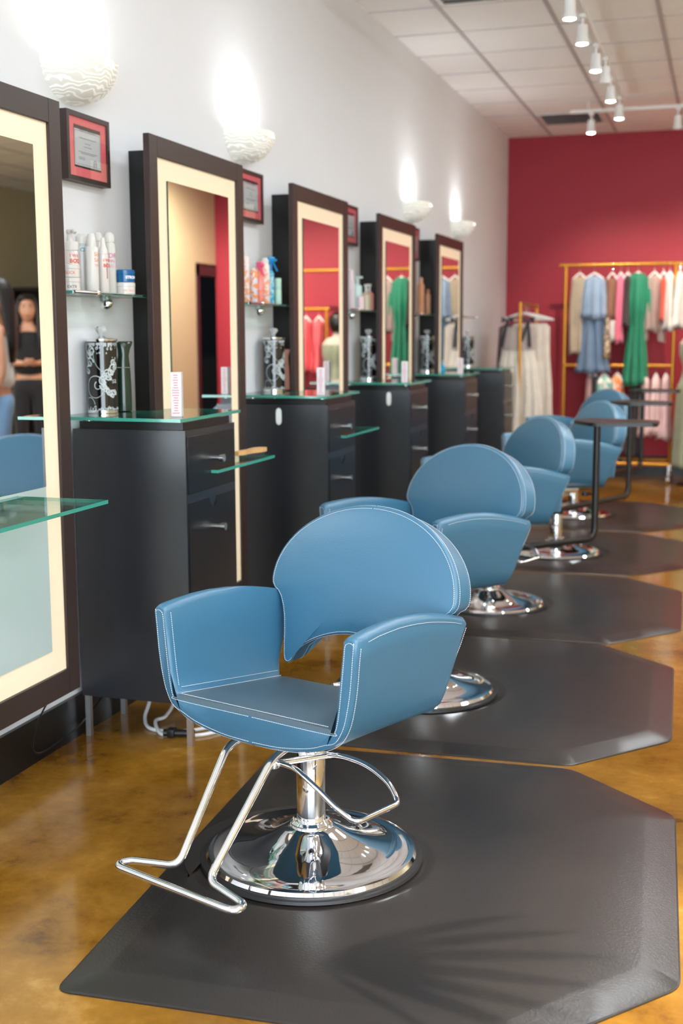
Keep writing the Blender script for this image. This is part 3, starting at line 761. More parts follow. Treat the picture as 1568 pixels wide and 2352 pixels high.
b = NB(); lathe(b, [(.021, 0), (.024, .003), (.024, .09), (.010, .104)], seg=24); obj('bottle_body', b, cm['sal'], t)
b = NB(); rod(b, (0, 0, .10), (0, 0, .135), .007); bx(b, -.020, .010, -.008, .008, .132, .146, .003); obj('pump_head', b, WB, t)
t.location = (.108, 6.615, ST)
t.location = (.095, 6.62, ST)
prod('product_bottle', 'larger copper bottle at the left of the fourth shelf', .065, 7.955, [('bottle_body', [(.020, 0), (.023, .003), (.023, .185), (.012, .205)], cm['cop']), ('cap', [(.012, .205), (.012, .235), (.008, .24)], cm['cop2'])])
prod('product_bottle', 'smaller copper bottle at the right of the fourth shelf', .095, 8.03, [('bottle_body', [(.015, 0), (.017, .003), (.017, .125), (.010, .137)], cm['cop2']), ('cap', [(.011, .137), (.011, .160), (.007, .165)], cm['cop'])])
prod('product_bottle', 'small cream bottle on the farthest shelf', .095, 9.05, [('bottle_body', [(.024, 0), (.026, .003), (.026, .07), (.010, .08)], WB), ('cap', [(.010, .08), (.010, .10)], WB)])
prod('product_bottle', 'yellow bottle on the farthest shelf', .06, 8.97, [('bottle_body', [(.02, 0), (.022, .003), (.022, .12), (.010, .13)], M('yellow plastic', srgb(222, 190, 120), .4))])
prod('product_bottle', 'tall pale aqua bottle at the back of the farthest shelf', .05, 9.11, [('bottle_body', [(.02, 0), (.022, .003), (.022, .17), (.010, .19)], cm['seaf'])])

# ------------------------------------------------------------------ certificates
CPANE = pane('picture glass', (.985, .985, .985, 1)); FRM = M('dark frame wood', srgb(48, 32, 30), .4); MATB = M('coral red mat board', srgb(240, 118, 128), .5); PAPER = M('certificate paper', srgb(208, 214, 218), .5); INK = M('grey ink', srgb(110, 116, 132), .6)
def certificate(y0, z0, w, h, label):
    t = thing('framed_certificate', label, 'picture frame', (0, y0, z0), group='framed certificates'); d = .036; f = .015
    b = NB(); bx(b, .001, d, 0, f, 0, h); bx(b, .001, d, w-f, w, 0, h); bx(b, .001, d, f, w-f, h-f, h); bx(b, .001, d, f, w-f, 0, f); obj('frame', b, FRM, t, flat=True)
    b = NB(); bx(b, .001, .029, f, w-f, f, h-f); obj('mat_board', b, MATB, t, flat=True, label='coral red mat board')
    g = .040; g2 = .038
    b = NB(); bx(b, .0292, .0296, g+.012, w-g-.012, g+.004, h-g+.002); p0 = obj('inner_border', b, FRM, t, flat=True)
    b = NB(); bx(b, .0297, .0301, g+.014, w-g-.014, g+.010, h-g-.010); p = obj('paper', b, PAPER, t, flat=True)
    b = NB(); X = .0304; cy = w/2
    text_mesh(b, 'State of Tennessee', .0135, lambda u, v: (X, cy+u, h*.735+v), 'CENTER')
    for k, (zz, ww) in enumerate(((.64, .055), (.57, .018), (.52, .025), (.44, .06), (.42, .045))): bx(b, X-.0002, X, cy-ww, cy+ww, h*zz, h*zz+.0014)
    for zz in (.36, .345, .33): bx(b, X-.0002, X, cy-.06, cy-.02, h*zz, h*zz+.0010)
    tube(b, [(X, cy+.045+.010*math.cos(a), h*.29+.014*math.sin(a)) for a in [2*PI*k/20 for k in range(20)]], .0008, 6, closed=True)
    tube(b, [(X, cy+.045+.005*math.cos(a), h*.29+.007*math.sin(a)) for a in [2*PI*k/16 for k in range(16)]], .0008, 6, closed=True)
    for (a1, a2, c1, c2) in ((g+.018, w-g-.018, h-g-.0155, h-g-.0145), (g+.018, w-g-.018, g+.0145, g+.0155), (g+.018, g+.0188, g+.0145, h-g-.0145), (w-g-.0188, w-g-.018, g+.0145, h-g-.0145)): bx(b, X-.0002, X, a1, a2, c1, c2)
    obj('printed_text', b, INK, p, flat=True)
    b = NB(); bx(b, .0338, .0345, f, w-f, f, h-f); obj('pane', b, CPANE, t, flat=True)
for y0, l in ((3.452, 'framed certificate with coral mat, left of the second mirror'), (4.865, 'framed certificate with coral mat, above the orange product bottles'), (6.325, 'framed certificate between the third and fourth mirrors'),
              (7.755, 'framed certificate between the fourth and fifth mirrors'), (9.18, 'farthest framed certificate, right of the last mirror')):
    certificate(y0, 1.795, .275, .212, l)

# ------------------------------------------------------------------ wall sconces
def make_sconce(label):
    t = thing('wall_sconce', label, 'wall lamp', group='alabaster wall sconces')
    b = NB(); n = 40; m = 16; W_, D_, H_ = .172, .150, .125
    def P(i, j, k=1, dx=0):
        a = PI*i/n; u = PI/2*j/m; cu = math.cos(u)**.85 if j < m else 0; su = math.sin(u)
        return ((D_*k*math.sin(a)*cu)+.001+dx, W_*k*math.cos(a)*cu, -H_*k*su)
    R = [ring(b, [P(i, j) for i in range(n+1)]) for j in range(m)]
    for p, q in zip(R, R[1:]): skin(b, p, q, False)
    tip = b.verts.new(P(0, m)); 
    for i in range(n): b.faces.new((R[-1][i], R[-1][i+1], tip))
    R2 = [ring(b, [P(i, j, .955, .0005) for i in range(n+1)]) for j in range(m)]
    for p, q in zip(R2, R2[1:]): skin(b, p, q, False)
    tip2 = b.verts.new(P(0, m, .955)); 
    for i in range(n): b.faces.new((R2[-1][i], R2[-1][i+1], tip2))
    skin(b, R[0], R2[0], False)
    obj('glass_bowl', b, ALAB, t, label='veined white glass half bowl')
    b = NB(); bx(b, .001, .03, -.05, .05, -.05, -.01, .003); rod(b, (.03, 0, -.035), (.05, 0, -.035), .012); obj('lamp_holder', b, WMET, t)
    b = NB(); lathe(b, [(.012, -.045), (.02, -.035), (.021, -.02), (.012, -.008), (.003, -.004)], (.065, 0, 0), 16); obj('bulb', b, BULB, t)
    return t
SC = [(3.535, 'nearest glowing glass wall sconce, above the first mirror'), (4.955, 'glowing glass wall sconce above the second mirror'), (7.87, 'glass wall sconce above the fourth mirror'), (9.32, 'farthest glass wall sconce, above the last mirror')]
sc0 = make_sconce(SC[0][1]); SCO = [sc0]
for y, l in SC[1:]: SCO.append(dup(sc0, (0, y, 2.158), 0, l))
sc0.location = (0, SC[0][0], 2.158)

# ------------------------------------------------------------------ ceiling things
def vent(x0, x1, y0, y1, label, slat):
    t = thing('ceiling_vent', label, 'vent', (0, 0, 0))
    b = NB(); bx(b, x0, x1, y0, y0+.03, ZC-.014, ZC-.0052); bx(b, x0, x1, y1-.03, y1, ZC-.014, ZC-.0052); bx(b, x0, x0+.03, y0+.03, y1-.03, ZC-.014, ZC-.0052); bx(b, x1-.03, x1, y0+.03, y1-.03, ZC-.014, ZC-.0052)
    obj('frame', b, WMET, t, flat=True)
    b = NB(); bx(b, x0+.03, x1-.03, y0+.03, y1-.03, ZC-.0055, ZC-.0052); obj('backing', b, slat, t, flat=True)
    b = NB(); n = 9
    for k in range(n):
        y = y0+.05+k*(y1-y0-.1)/(n-1); q = [(x0+.03, y-.008, ZC-.016), (x1-.03, y-.008, ZC-.016), (x1-.03, y+.010, ZC-.006), (x0+.03, y+.010, ZC-.006)]
        v = ring(b, q); v2 = ring(b, [(p[0], p[1]+.002, p[2]+.0004) for p in q]); skin(b, v, v2); b.faces.new(v); b.faces.new(v2[::-1])
    obj('louvre', b, WMET, t, flat=True)
vent(.425, .96, 10.44, 10.98, 'louvred ceiling vent near the red wall', M('duct with red wall tint', srgb(90, 55, 48), .7))  # reddish backing colour carries the red wall's reflection
vent(.425, .96, 6.25, 6.90, 'louvred ceiling vent at the top edge, left of the track lights', M('duct grey', srgb(120, 118, 112), .7))
b = NB(); bx(b, 1.172, 1.208, 2.0, 9.75, 3.035, 3.060); bx(b, 1.183, 1.197, 2.0, 9.75, 3.0345, 3.036)
for y in (2.5, 5.0, 7.5, 9.5): rod(b, (1.19, y, 3.055), (1.19, y, ZC-.003), .006)
tag(obj('lighting_track', b, WMET, flat=True), 'long white ceiling track running towards the red wall', 'track')
b = NB(); bx(b, .76, 3.2, 10.04, 10.076, 3.035, 3.060)
for x in (.9, 1.9, 3.0): rod(b, (x, 10.058, 3.055), (x, 10.058, ZC-.003), .006)
tag(obj('lighting_track', b, WMET, flat=True), 'white ceiling track running across, parallel to the red wall', 'track')
def make_spot(label, lit=True):
    t = thing('track_spotlight', label, 'spotlight', group='white track spotlights')
    b = NB(); bx(b, -.018, .018, -.03, .03, -.020, 0, .003); rod(b, (0, 0, -.02), (0, 0, -.052), .007); obj('mount', b, WMET, t)
    b = NB(); lathe(b, [(.010, -.050), (.028, -.055), (.030, -.085), (.030, -.125), (.036, -.135), (.036, -.155), (.032, -.155), (.030, -.135)], (0, 0, 0), 24, True, False); obj('lamp_head', b, WMET, t)
    b = NB(); lathe(b, [(.029, -.148), (.026, -.154), (.014, -.160), (.002, -.162)], (0, 0, 0), 20); obj('bulb', b, BULB if lit else WPL, t)
    return t
SP = [(1.19, 6.46, 'track spotlight at the top edge of the picture, nearest of the long track', 1), (1.19, 7.02, 'second nearest spotlight on the long ceiling track', 1), (1.19, 7.75, 'third spotlight along the long ceiling track', 1), (1.21, 8.13, 'unlit spotlight close behind the third one on the long track', 0),
      (1.19, 8.76, 'fifth spotlight along the long ceiling track', 1), (1.19, 9.47, 'last spotlight on the long ceiling track', 1), (.925, 10.058, 'left spotlight on the cross track, in front of the ceiling vent', 1), (1.585, 10.058, 'unlit spotlight on the cross track at the right edge', 0)]
on = make_spot(SP[0][2]); off = None
for i, (x, y, l, lit) in enumerate(SP):
    if i == 0: o = on
    elif lit: o = dup(on, (0, 0, 0), 0, l)
    else: o = make_spot(l, False)
    o.location = (x, y, 3.035)

# ------------------------------------------------------------------ trays on the chairs
def tray(ch, px, py, zt, w0, w1):
    cx, cy = ch.location.x, ch.location.y; rz = -ch.rotation_euler.z
    b = NB(); X, Y = px-cx, py-cy; zc = .272; L = math.hypot(X, Y); ux, uy = X/L, Y/L
    tube(b, fillet([(ux*.036, uy*.036, zc), (X, Y, zc), (X, Y, zt-.006)], .06, 8), .018, 14)
    rod(b, (X, Y, .50), (X-.05, Y+.01, .50), .006); lathe(b, [(.016, -.010), (.016, .010)], (X-.055, Y+.01, .50), 14)
    t = obj('swivel_arm', b, BLKMET, ch, (0, 0, -MZ), rz, label='black swivel arm carrying a flat tray')
    b = NB(); lathe(b, [(.0368, zc-.022), (.042, zc-.022), (.042, zc+.022), (.0368, zc+.022), (.0368, zc-.022)], seg=28, cap0=False, cap1=False); obj('clamp_collar', b, BLKMET, t)
    b = NB(); q = [(X-w0, Y+.05), (X-.02, Y-.13), (X+w1, Y-.09), (X+w1, Y+.14), (X-.06, Y+.24)]
    a = fillet([(x, y, 0) for x, y in q], .03, 4, True)
    r0 = ring(b, [(p.x, p.y, zt-.006) for p in a]); r1 = ring(b, [(p.x, p.y, zt+.012) for p in a]); skin(b, r0, r1); b.faces.new(r0[::-1]); b.faces.new(r1)
    obj('tray_top', b, BLKMET, t)
for k, a in ((2, (1.40, 6.25, .862, .13, .30)), (3, (1.440, 8.0, .868, .14, .26)), (4, (1.405, 9.75, .868, .12, .28))): tray(CH[k], *a)

# ------------------------------------------------------------------ clothes racks
def rack(label, x0, x1, y, ztop, ext0, ext1, zmid, name='garment_rack'):
    t = thing(name, label, 'clothes rack', (0, 0, 0), group='gold garment racks'); r = .016
    b = NB(); rod(b, (x0-ext0, y, ztop), (x1+ext1, y, ztop), r, 14); obj('top_rail', b, GOLD, t)
    for x in (x0, x1):
        b = NB(); rod(b, (x, y, .17), (x, y, ztop), r, 14); obj('post', b, GOLD, t)
    if zmid:
        b = NB(); rod(b, (x0, y, zmid), (x1, y, zmid), r, 14); obj('middle_rail', b, GOLD, t)
    b = NB()
    for x in (x0, x1): rod(b, (x, y-.2, .17), (x, y+.2, .17), r, 12)
    for yy in (y-.2, y+.2): rod(b, (x0, yy, .17), (x1, yy, .17), r, 12)
    obj('base_frame', b, GOLD, t)
    for x in (x0, x1):
        for yy in (y-.2, y+.2):
            b = NB(); rod(b, (x, yy, .165), (x, yy, .07), .009); rod(b, (x-.014, yy, .035), (x+.014, yy, .035), .035, 18); obj('caster', b, CHROME, t)
    return t
rack('large gold clothes rack in front of the red wall', .612, 1.565, 11.2, 1.92, .06, .75, 1.03)
rack('second gold rack holding pink dresses, seen only in a mirror', 2.0, 2.75, 11.25, 1.56, .03, .03, None)
# small rack seen end-on
t = thing('garment_rack', 'narrow gold rack seen end-on, holding the cream dresses', 'clothes rack', (0, 0, 0), group='gold garment racks')
b = NB(); rod(b, (.40, 10.0, .03), (.40, 10.0, 1.57), .014); obj('post', b, GOLD, t)
b = NB(); rod(b, (.40, 10.9, .03), (.40, 10.9, 1.57), .014); obj('post', b, GOLD, t)
b = NB(); rod(b, (.40, 10.0, 1.555), (.40, 10.9, 1.555), .013); obj('top_rail', b, GOLD, t)
b = NB()
for y in (10.0, 10.9): rod(b, (.15, y, .03), (.65, y, .03), .014)
obj('base_frame', b, GOLD, t)

def hanger(x, y, zr, w, mat, label, rot=0, rail=.016, group='clothes hangers'):
    t = thing('clothes_hanger', label, 'hanger', (x, y, zr), rot, group)
    b = NB(); h = rail+.003
    hk = [(h*math.cos(a), 0, h*math.sin(a)) for a in [PI*1.1-k*PI*1.25/10 for k in range(11)]]
    hk2 = [(0, q[0], q[2]) for q in hk]
    tube(b, hk2+[(0, .004, -.03), (0, 0, -.05), (0, 0, -.075)], .0022, 8); obj('hook', b, CHROME, t)
    b = NB(); tube(b, smooth_path([(-w, 0, -.125), (-w*.7, 0, -.105), (-w*.3, 0, -.083), (0, 0, -.073), (w*.3, 0, -.083), (w*.7, 0, -.105), (w, 0, -.125)], 4), .008, 8)
    tube(b, [(-w, 0, -.125), (w, 0, -.13)], .005, 8); obj('hanger_arm', b, mat, t)
    return t
FAB = {}
def fab(c, rough=.8, var=.08):
    k = (c, rough)
    if k not in FAB: FAB[k] = M('fabric %d %d %d' % c, srgb(*c), rough, var=var, scale=12, bump=.2, bscale=250, Sheen_Weight=.2)
    return FAB[k]
def garment(name, label, cat, x, y, prof, mat, folds=7, amp=.12, rot=0, sleeves=None, group=None, parent=None, seed=0, sl_mat=None):
    """prof: list of (z, half width, half depth) from top to hem, z in world"""
    b = NB(); n = 96; R = []; z0 = prof[0][0]; zN = prof[-1][0]; rnd = random.Random(seed*7+3); ph = rnd.uniform(0, 6); ph2 = rnd.uniform(0, 6)
    P = []
    for (a, w1, d1), (c, w2, d2) in zip(prof, prof[1:]):
        m = max(1, int((a-c)/.04))
        for k in range(m): t = k/m; s = t*t*(3-2*t); P.append((a+(c-a)*t, w1+(w2-w1)*s, d1+(d2-d1)*s))
    P.append(prof[-1])
    for z, w, d in P:
        f = min(1, (z0-z)/(.5*(z0-zN)+.01)); A = amp*(.25+.75*f)
        ww = []
        for k in range(n):
            a = 2*PI*k/n
            rr = 1+A*math.sin(folds*a+ph+.6*math.sin(z*5))+.4*A*math.sin((folds*2+1)*a+ph2)
            hem = .012*math.sin(3*a+ph) if z == zN else 0
            ww.append((w*math.cos(a)*(1+.35*A*math.sin(folds*a+ph2)), d*math.sin(a)*rr*1.3, z+hem))
        R.append(ring(b, ww))
    for p, q in zip(R, R[1:]): skin(b, p, q)
    b.faces.new(R[0][::-1])
    o = obj(name, b, mat, parent, (x, y, 0) if not parent else (0, 0, 0), rot, ang=80)
    so = o.modifiers.new('t', 'SOLIDIFY'); so.thickness = .003; so.offset = -1
    if label: tag(o, label, cat, group)
    if sleeves:
        wS, zS, L, rS, fl = sleeves
        for s in (-1, 1):
            b = NB(); R = []
            for k in range(13):
                t = k/12; cx = s*(wS+fl*t); z = zS-L*t; rr = rS*(.55+.45*min(1, t*1.6)+.15*math.sin(t*PI)); 
                R.append(ring(b, [(cx+rr*math.cos(a)*(1+.12*math.sin(5*a+t)), rr*.7*math.sin(a)*(1+.15*math.sin(4*a)), z+.25*rr*math.cos(a)*s*-1) for a in [2*PI*i/36 for i in range(36)]]))
            for p, q in zip(R, R[1:]): skin(b, p, q)
            b.faces.new(R[0][::-1]); b.faces.new(R[-1]); obj('sleeve', b, sl_mat or mat, o, ang=80)
    return o
RY = 11.2; UPZ = 1.92
def hung(x, w, label, rail=UPZ, y=RY, mat=WPL, rot=0, rr=.016): hanger(x, y, rail, w, mat, label, rot, rr)
G = 'clothes on the large rack'
# upper rail, left to right
items = [
 ('camisole', 'beige knit top, leftmost on the upper rail of the large rack', 'top', .735, [(1.82, .03, .02), (1.79, .07, .03), (1.5, .085, .04), (1.13, .08, .05)], fab((168, 152, 132)), 5, .15, None),
 ('hanging_dress', 'long dusty blue dress with paler ruffled top on the large rack', 'dress', .865, [(1.82, .04, .03), (1.79, .09, .04), (1.45, .10, .06), (1.1, .13, .08), (.97, .155, .09)], fab((98, 120, 148)), 8, .2, None),
 ('camisole', 'brown top right of the dusty blue dress', 'top', 1.02, [(1.80, .03, .02), (1.77, .05, .03), (1.45, .055, .05)], fab((134, 92, 72)), 4, .15, None),
 ('camisole', 'bright pink top between the brown and green garments', 'top', 1.095, [(1.82, .02, .03), (1.78, .034, .06), (1.5, .036, .09), (1.23, .038, .10)], fab((226, 112, 142)), 4, .15, None),
 ('camisole', 'dark brown garment just left of the green dress', 'top', 1.155, [(1.82, .02, .03), (1.78, .03, .06), (1.38, .03, .10)], fab((48, 30, 30)), 4, .15, None),
 ('hanging_dress', 'long emerald green dress on the large rack', 'dress', 1.245, [(1.84, .05, .03), (1.80, .08, .04), (1.55, .085, .06), (1.38, .07, .05), (1.30, .08, .06), (1.0, .10, .08), (.86, .115, .09)], fab((0, 118, 86), .55), 9, .22, (.085, 1.80, .30, .06, .01)),
 ('hanging_blouse', 'taupe blouse right of the emerald dress', 'blouse', 1.385, [(1.82, .03, .03), (1.78, .06, .04), (1.5, .065, .05), (1.33, .06, .06)], fab((164, 138, 132), .5), 5, .2, (.055, 1.74, .50, .035, .02)),
 ('camisole', 'vivid orange-red strappy top beside the white dresses', 'top', 1.462, [(1.80, .012, .03), (1.76, .02, .06), (1.42, .022, .09)], fab((222, 78, 48)), 3, .1, None),
 ('hanging_dress', 'white dress left of the rack post, next to the orange-red top', 'dress', 1.515, [(1.82, .02, .03), (1.78, .035, .05), (1.45, .045, .08), (1.34, .06, .09)], fab((206, 202, 197)), 5, .2, None),
 ('hanging_dress', 'flared white dress hanging over the right rack post', 'dress', 1.60, [(1.82, .02, .03), (1.78, .035, .05), (1.5, .05, .08), (1.36, .075, .09)], fab((208, 206, 202)), 5, .2, None),
]
for i, (nm, lab, cat, x, prof, m, fo, am, sl) in enumerate(items):
    y = RY-(.03 if i % 2 else -.01)
    y = RY
    w = max(.03, min(.09, prof[1][1]-.01))
    hung(x, w, 'hanger holding the '+lab.split(',')[0], UPZ)
    garment(nm, lab, cat, x, y, prof, m, fo, am, 0, sl, G, seed=i)
dr = [o for o in COL.objects if o.get('label', '').startswith('long dusty blue dress')][0]
cp_ = garment('ruffled_bodice', None, None, 0, 0, [(1.822, .045, .036), (1.78, .098, .058), (1.6, .118, .078), (1.45, .135, .088)], fab((140, 162, 188)), 9, .22, 0, None, None, dr, seed=33)
cp_['label'] = 'paler blue ruffled top layer'
garment('camisole', 'white top below the brown top', 'top', 1.03, RY-.01, [(1.43, .035, .03), (1.40, .045, .04), (1.24, .05, .05)], fab((222, 218, 214)), 4, .12, 0, None, G, seed=21)
garment('hanging_scarf', 'leopard print strip right of the dusty blue dress', 'scarf', 1.0, RY-.11, [(1.45, .02, .02), (1.2, .03, .025), (1.1, .03, .03)], patt('leopard print', srgb(196, 170, 140), srgb(80, 56, 44), 50), 3, .12, 0, None, G, seed=22)
# lower rail
low = [
 ('camisole', 'blush top at the left of the lower rail', 'top', .845, [(.93, .02, .04), (.90, .03, .06), (.62, .035, .08)], fab((190, 150, 150)), .0),
 ('camisole', 'black top on the lower rail beside the mint print top', 'top', .895, [(.93, .02, .04), (.90, .03, .06), (.60, .035, .08)], fab((26, 24, 28)), .0),
 ('hanging_blouse', 'mint and white printed blouse on the lower rail', 'blouse', .97, [(.94, .03, .05), (.90, .065, .08), (.58, .07, .09)], patt('mint print', srgb(228, 224, 216), srgb(120, 190, 180), 22), .0),
 ('hanging_blouse', 'orange and white printed blouse on the lower rail', 'blouse', 1.09, [(.94, .03, .05), (.90, .06, .07), (.58, .062, .08)], patt('orange print', srgb(238, 130, 70), srgb(226, 210, 200), 18), .0),
 ('hanging_dress', 'long black dress on the lower rail under the emerald dress', 'dress', 1.245, [(.93, .02, .03), (.90, .045, .05), (.5, .06, .06), (.22, .07, .07)], fab((22, 20, 24)), .0),
 ('hanging_dress', 'first blush pink dress at the left of the pink group on the lower rail', 'dress', 1.335, [(.93, .02, .04), (.90, .035, .06), (.6, .05, .08), (.40, .065, .09)], fab((222, 190, 190)), .0),
 ('hanging_dress', 'second blush pink dress in the middle of the pink group', 'dress', 1.425, [(.93, .02, .04), (.90, .035, .06), (.6, .05, .08), (.43, .062, .09)], fab((228, 200, 198)), .0),
 ('hanging_dress', 'third blush pink dress at the right of the pink group', 'dress', 1.51, [(.93, .02, .04), (.90, .035, .06), (.6, .055, .08), (.38, .075, .09)], fab((220, 188, 190)), .0),
]
for i, (nm, lab, cat, x, prof, m, _) in enumerate(low):
    hung(x, max(.02, prof[1][1]-.012), 'hanger holding the '+lab.split(' at ')[0].split(' on ')[0].split(' in ')[0], 1.03)
    garment(nm, lab, cat, x, RY, prof, m, 6, .2, 0, None, G, seed=40+i)
# pink rack in the mirror
for i in range(5):
    x = 2.08+i*.13; hung(x, .045, 'hanger on the pink dress rack', 1.56, 11.25)
    garment('hanging_dress', 'coral pink dress on the rack reflected in the third mirror', 'dress', x, 11.25, [(1.46, .02, .04), (1.43, .05, .06), (1.2, .055, .07), (.95, .075, .09)], fab((226, 96, 104)), 6, .2, 0, None, 'coral pink dresses', seed=60+i)
# cream dresses on the small rack
for i, (y, w, m, lab) in enumerate([(10.06, .155, WPL, 'front white plastic hanger on the narrow rack'), (10.23, .20, WPL, 'wide white hanger behind the front one on the narrow rack'), (10.31, .15, WOOD, 'wooden hanger on the narrow rack'), (10.43, .21, WPL, 'rear white hanger on the narrow rack')]):
    hanger(.405, y, 1.555, w, m, lab, PI, .013)
CR = fab((222, 212, 198), .6); TP = fab((176, 160, 152), .7)
d = garment('hanging_gown', 'cream gown with taupe bodice and black bows, front of the narrow rack', 'dress', .38, 10.06, [(1.19, .135, .035), (1.0, .16, .05), (.7, .19, .06), (.36, .22, .065)], CR, 14, .25, 0, None, 'cream gowns', seed=71)
b = NB(); R = []
for z, w, dd in ((1.37, .13, .028), (1.30, .145, .038), (1.25, .142, .042), (1.18, .140, .045)):
    R.append(ring(b, [(w*math.cos(a), dd*1.2*math.sin(a)*(1+.05*math.sin(9*a)), z) for a in [2*PI*i/48 for i in range(48)]]))
for p, q in zip(R, R[1:]): skin(b, p, q)
b.faces.new(R[0][::-1]); obj('bodice', b, TP, d, label='taupe bodice')
BB = fab((20, 20, 24), .5)
for s in (-1, 1):
    b = NB(); x = s*.085
    for q in ([(x, -.05, 1.43), (x-.05, -.055, 1.455), (x-.048, -.055, 1.40)], [(x, -.05, 1.43), (x+.05, -.055, 1.455), (x+.048, -.055, 1.40)], [(x-.01, -.055, 1.43), (x+.010, -.055, 1.43), (x+.03*s, -.058, 1.20), (x+.03*s-.03, -.058, 1.21)], [(x-.01, -.052, 1.43), (x+.012, -.052, 1.43), (x-.04, -.056, 1.25), (x-.058, -.056, 1.26)]):
        a = ring(b, q); c = ring(b, [(p[0], p[1]-.006, p[2]) for p in q]); skin(b, a, c); b.faces.new(a); b.faces.new(c[::-1])
    tube(b, [(x, -.045, 1.44), (x*.9, -.02, 1.45), (x*.9, .02, 1.445)], .006, 8)
    obj('bow', b, BB, d, flat=True, label='black ribbon bow')
garment('hanging_gown', 'second cream gown, widest one behind the front gown', 'dress', .45, 10.23, [(1.40, .13, .02), (1.37, .16, .03), (1.2, .16, .04), (.8, .18, .05), (.35, .205, .05)], fab((214, 202, 188), .6), 12, .22, 0, None, 'cream gowns', seed=72)
garment('hanging_gown', 'dark mauve gown at the back of the narrow rack', 'dress', .33, 10.43, [(1.40, .12, .02), (1.37, .18, .03), (1.1, .19, .04), (.6, .20, .05)], fab((96, 74, 80), .6), 10, .2, 0, None, 'cream gowns', seed=73)

# dress form at the right edge
t = thing('dress_form', 'dress form in a long sage green gown at the right edge of the picture', 'mannequin', (1.785, 10.95, 0)); t.scale = (.95, .95, .93)
b = NB(); lathe(b, [(.15, 0), (.15, .012), (.03, .03), (.014, .05), (.014, .85)], seg=24); obj('stand', b, BLKMET, t)
b = NB(); R = []
for z, w, dd in ((.84, .13, .10), (.92, .165, .12), (1.02, .13, .095), (1.10, .12, .09), (1.22, .155, .115), (1.32, .165, .10), (1.37, .13, .075), (1.395, .06, .055), (1.45, .05, .05)):
    R.append(ring(b, [(w*math.cos(a), dd*math.sin(a), z) for a in [2*PI*i/32 for i in range(32)]]))
for p, q in zip(R, R[1:]): skin(b, p, q)
b.faces.new(R[0][::-1]); b.faces.new(R[-1]); obj('torso', b, fab((190, 180, 165)), t)
b = NB(); lathe(b, [(.05, 1.43), (.085, 1.46), (.10, 1.52), (.095, 1.58), (.06, 1.63), (.01, 1.645)], seg=24); obj('hair', b, BLK, t, label='short black wig')
g = garment('dress', None, None, 0, 0, [(1.31, .168, .095), (1.22, .165, .10), (1.10, .128, .082), (1.02, .14, .088), (.9, .178, .11), (.5, .19, .12), (.17, .20, .13)], fab((142, 146, 122), .7), 12, .12, 0, None, None, t, seed=80)

# ------------------------------------------------------------------ cables
WC = M('white cable', srgb(225, 228, 232), .35)
b = NB(); zf = .006
tube(b, smooth_path([(.10, 3.80, .16), (.14, 3.70, .06), (.16, 3.62, zf+.012), (.22, 3.55, zf), (.33, 3.56, zf), (.40, 3.64, zf), (.36, 3.76, zf), (.26, 3.84, zf), (.23, 3.92, zf+.01), (.29, 3.96, zf+.03), (.36, 3.97, .12)], 8), .0065, 10)
tube(b, smooth_path([(.13, 3.80, .16), (.20, 3.76, .05), (.22, 3.66, zf+.012), (.21, 3.60, zf+.012), (.26, 3.525, zf), (.30, 3.51, zf)], 8), .0065, 10)
tube(b, smooth_path([(.385, 3.53, zf), (.42, 3.56, zf), (.45, 3.62, zf), (.47, 3.75, zf)], 8), .0065, 10)
cab = obj('power_cable', b, WC); tag(cab, 'white power cable coiled on the floor under the nearest cabinet', 'cable')
b = NB(); rod(b, (.285, 3.505, .014), (.385, 3.53, .014), .012, 12); bx(b, .30, .325, 3.495, 3.525, .002, .03, .003); obj('plug', b, RUBBER, cab, label='black plug connector')
b = NB(); tube(b, smooth_path([(.15, 3.04, .26), (.10, 3.05, .18), (.045, 3.10, .08), (.03, 3.16, .035), (.025, 3.28, .03), (.03, 3.42, .05), (.03, 3.62, .12), (.03, 3.66, .18)], 8), .0028, 8)
tag(obj('thin_cable', b, M('black cable', srgb(30, 30, 32), .3)), 'thin black cable dangling from under the nearest mirror', 'cable')

# ------------------------------------------------------------------ right side of the room (mirrored only)
DK = M('dark shelf wood', srgb(30, 22, 20), .5)
t = thing('product_shelving', 'dark shelving unit at the far side, seen in the nearest mirror', 'shelving', (5.15, 13.1, 0))
b = NB()
for x in (0, .75, 1.5): bx(b, x, x+.04, 0, .4, 0, 1.9)
for z in (.1, .55, 1.0, 1.45, 1.86): bx(b, 0, 1.54, 0, .4, z, z+.04)
bx(b, 0, 1.54, .38, .4, 0, 1.9); obj('shelf_frame', b, DK, t, flat=True)
b = NB(); bx(b, 0, .5, 0, .02, 0, .42); o = tag(obj('poster', b, M('pink poster', srgb(70, 30, 36), .5), None, (5.55, 13.2, 1.901), flat=True), 'dark poster with a pink print standing on the dark shelving', 'poster')
b = NB(); lathe(b, [(.02, 0), (.12, .02), (.13, .12), (.03, .17), (.06, .22), (.05, .3), (.01, .33)], seg=20)
for v in b.verts: v.co.y = v.co.y*.03-.004
obj('poster_print', b, M('pink print', srgb(220, 80, 100), .5), o, (.25, 0, .04))
t = thing('reception_desk', 'pale reception desk on the right side of the room', 'desk', (4.9, 5.0, 0))
b = NB(); bx(b, 0, .7, 0, 2.2, 0, 1.0, .01); obj('desk_body', b, M('pale laminate', srgb(200, 208, 206), .4), t)
b = NB(); bx(b, -.06, .76, -.06, 2.26, 1.0, 1.04, .005); obj('desk_top', b, WPL, t)

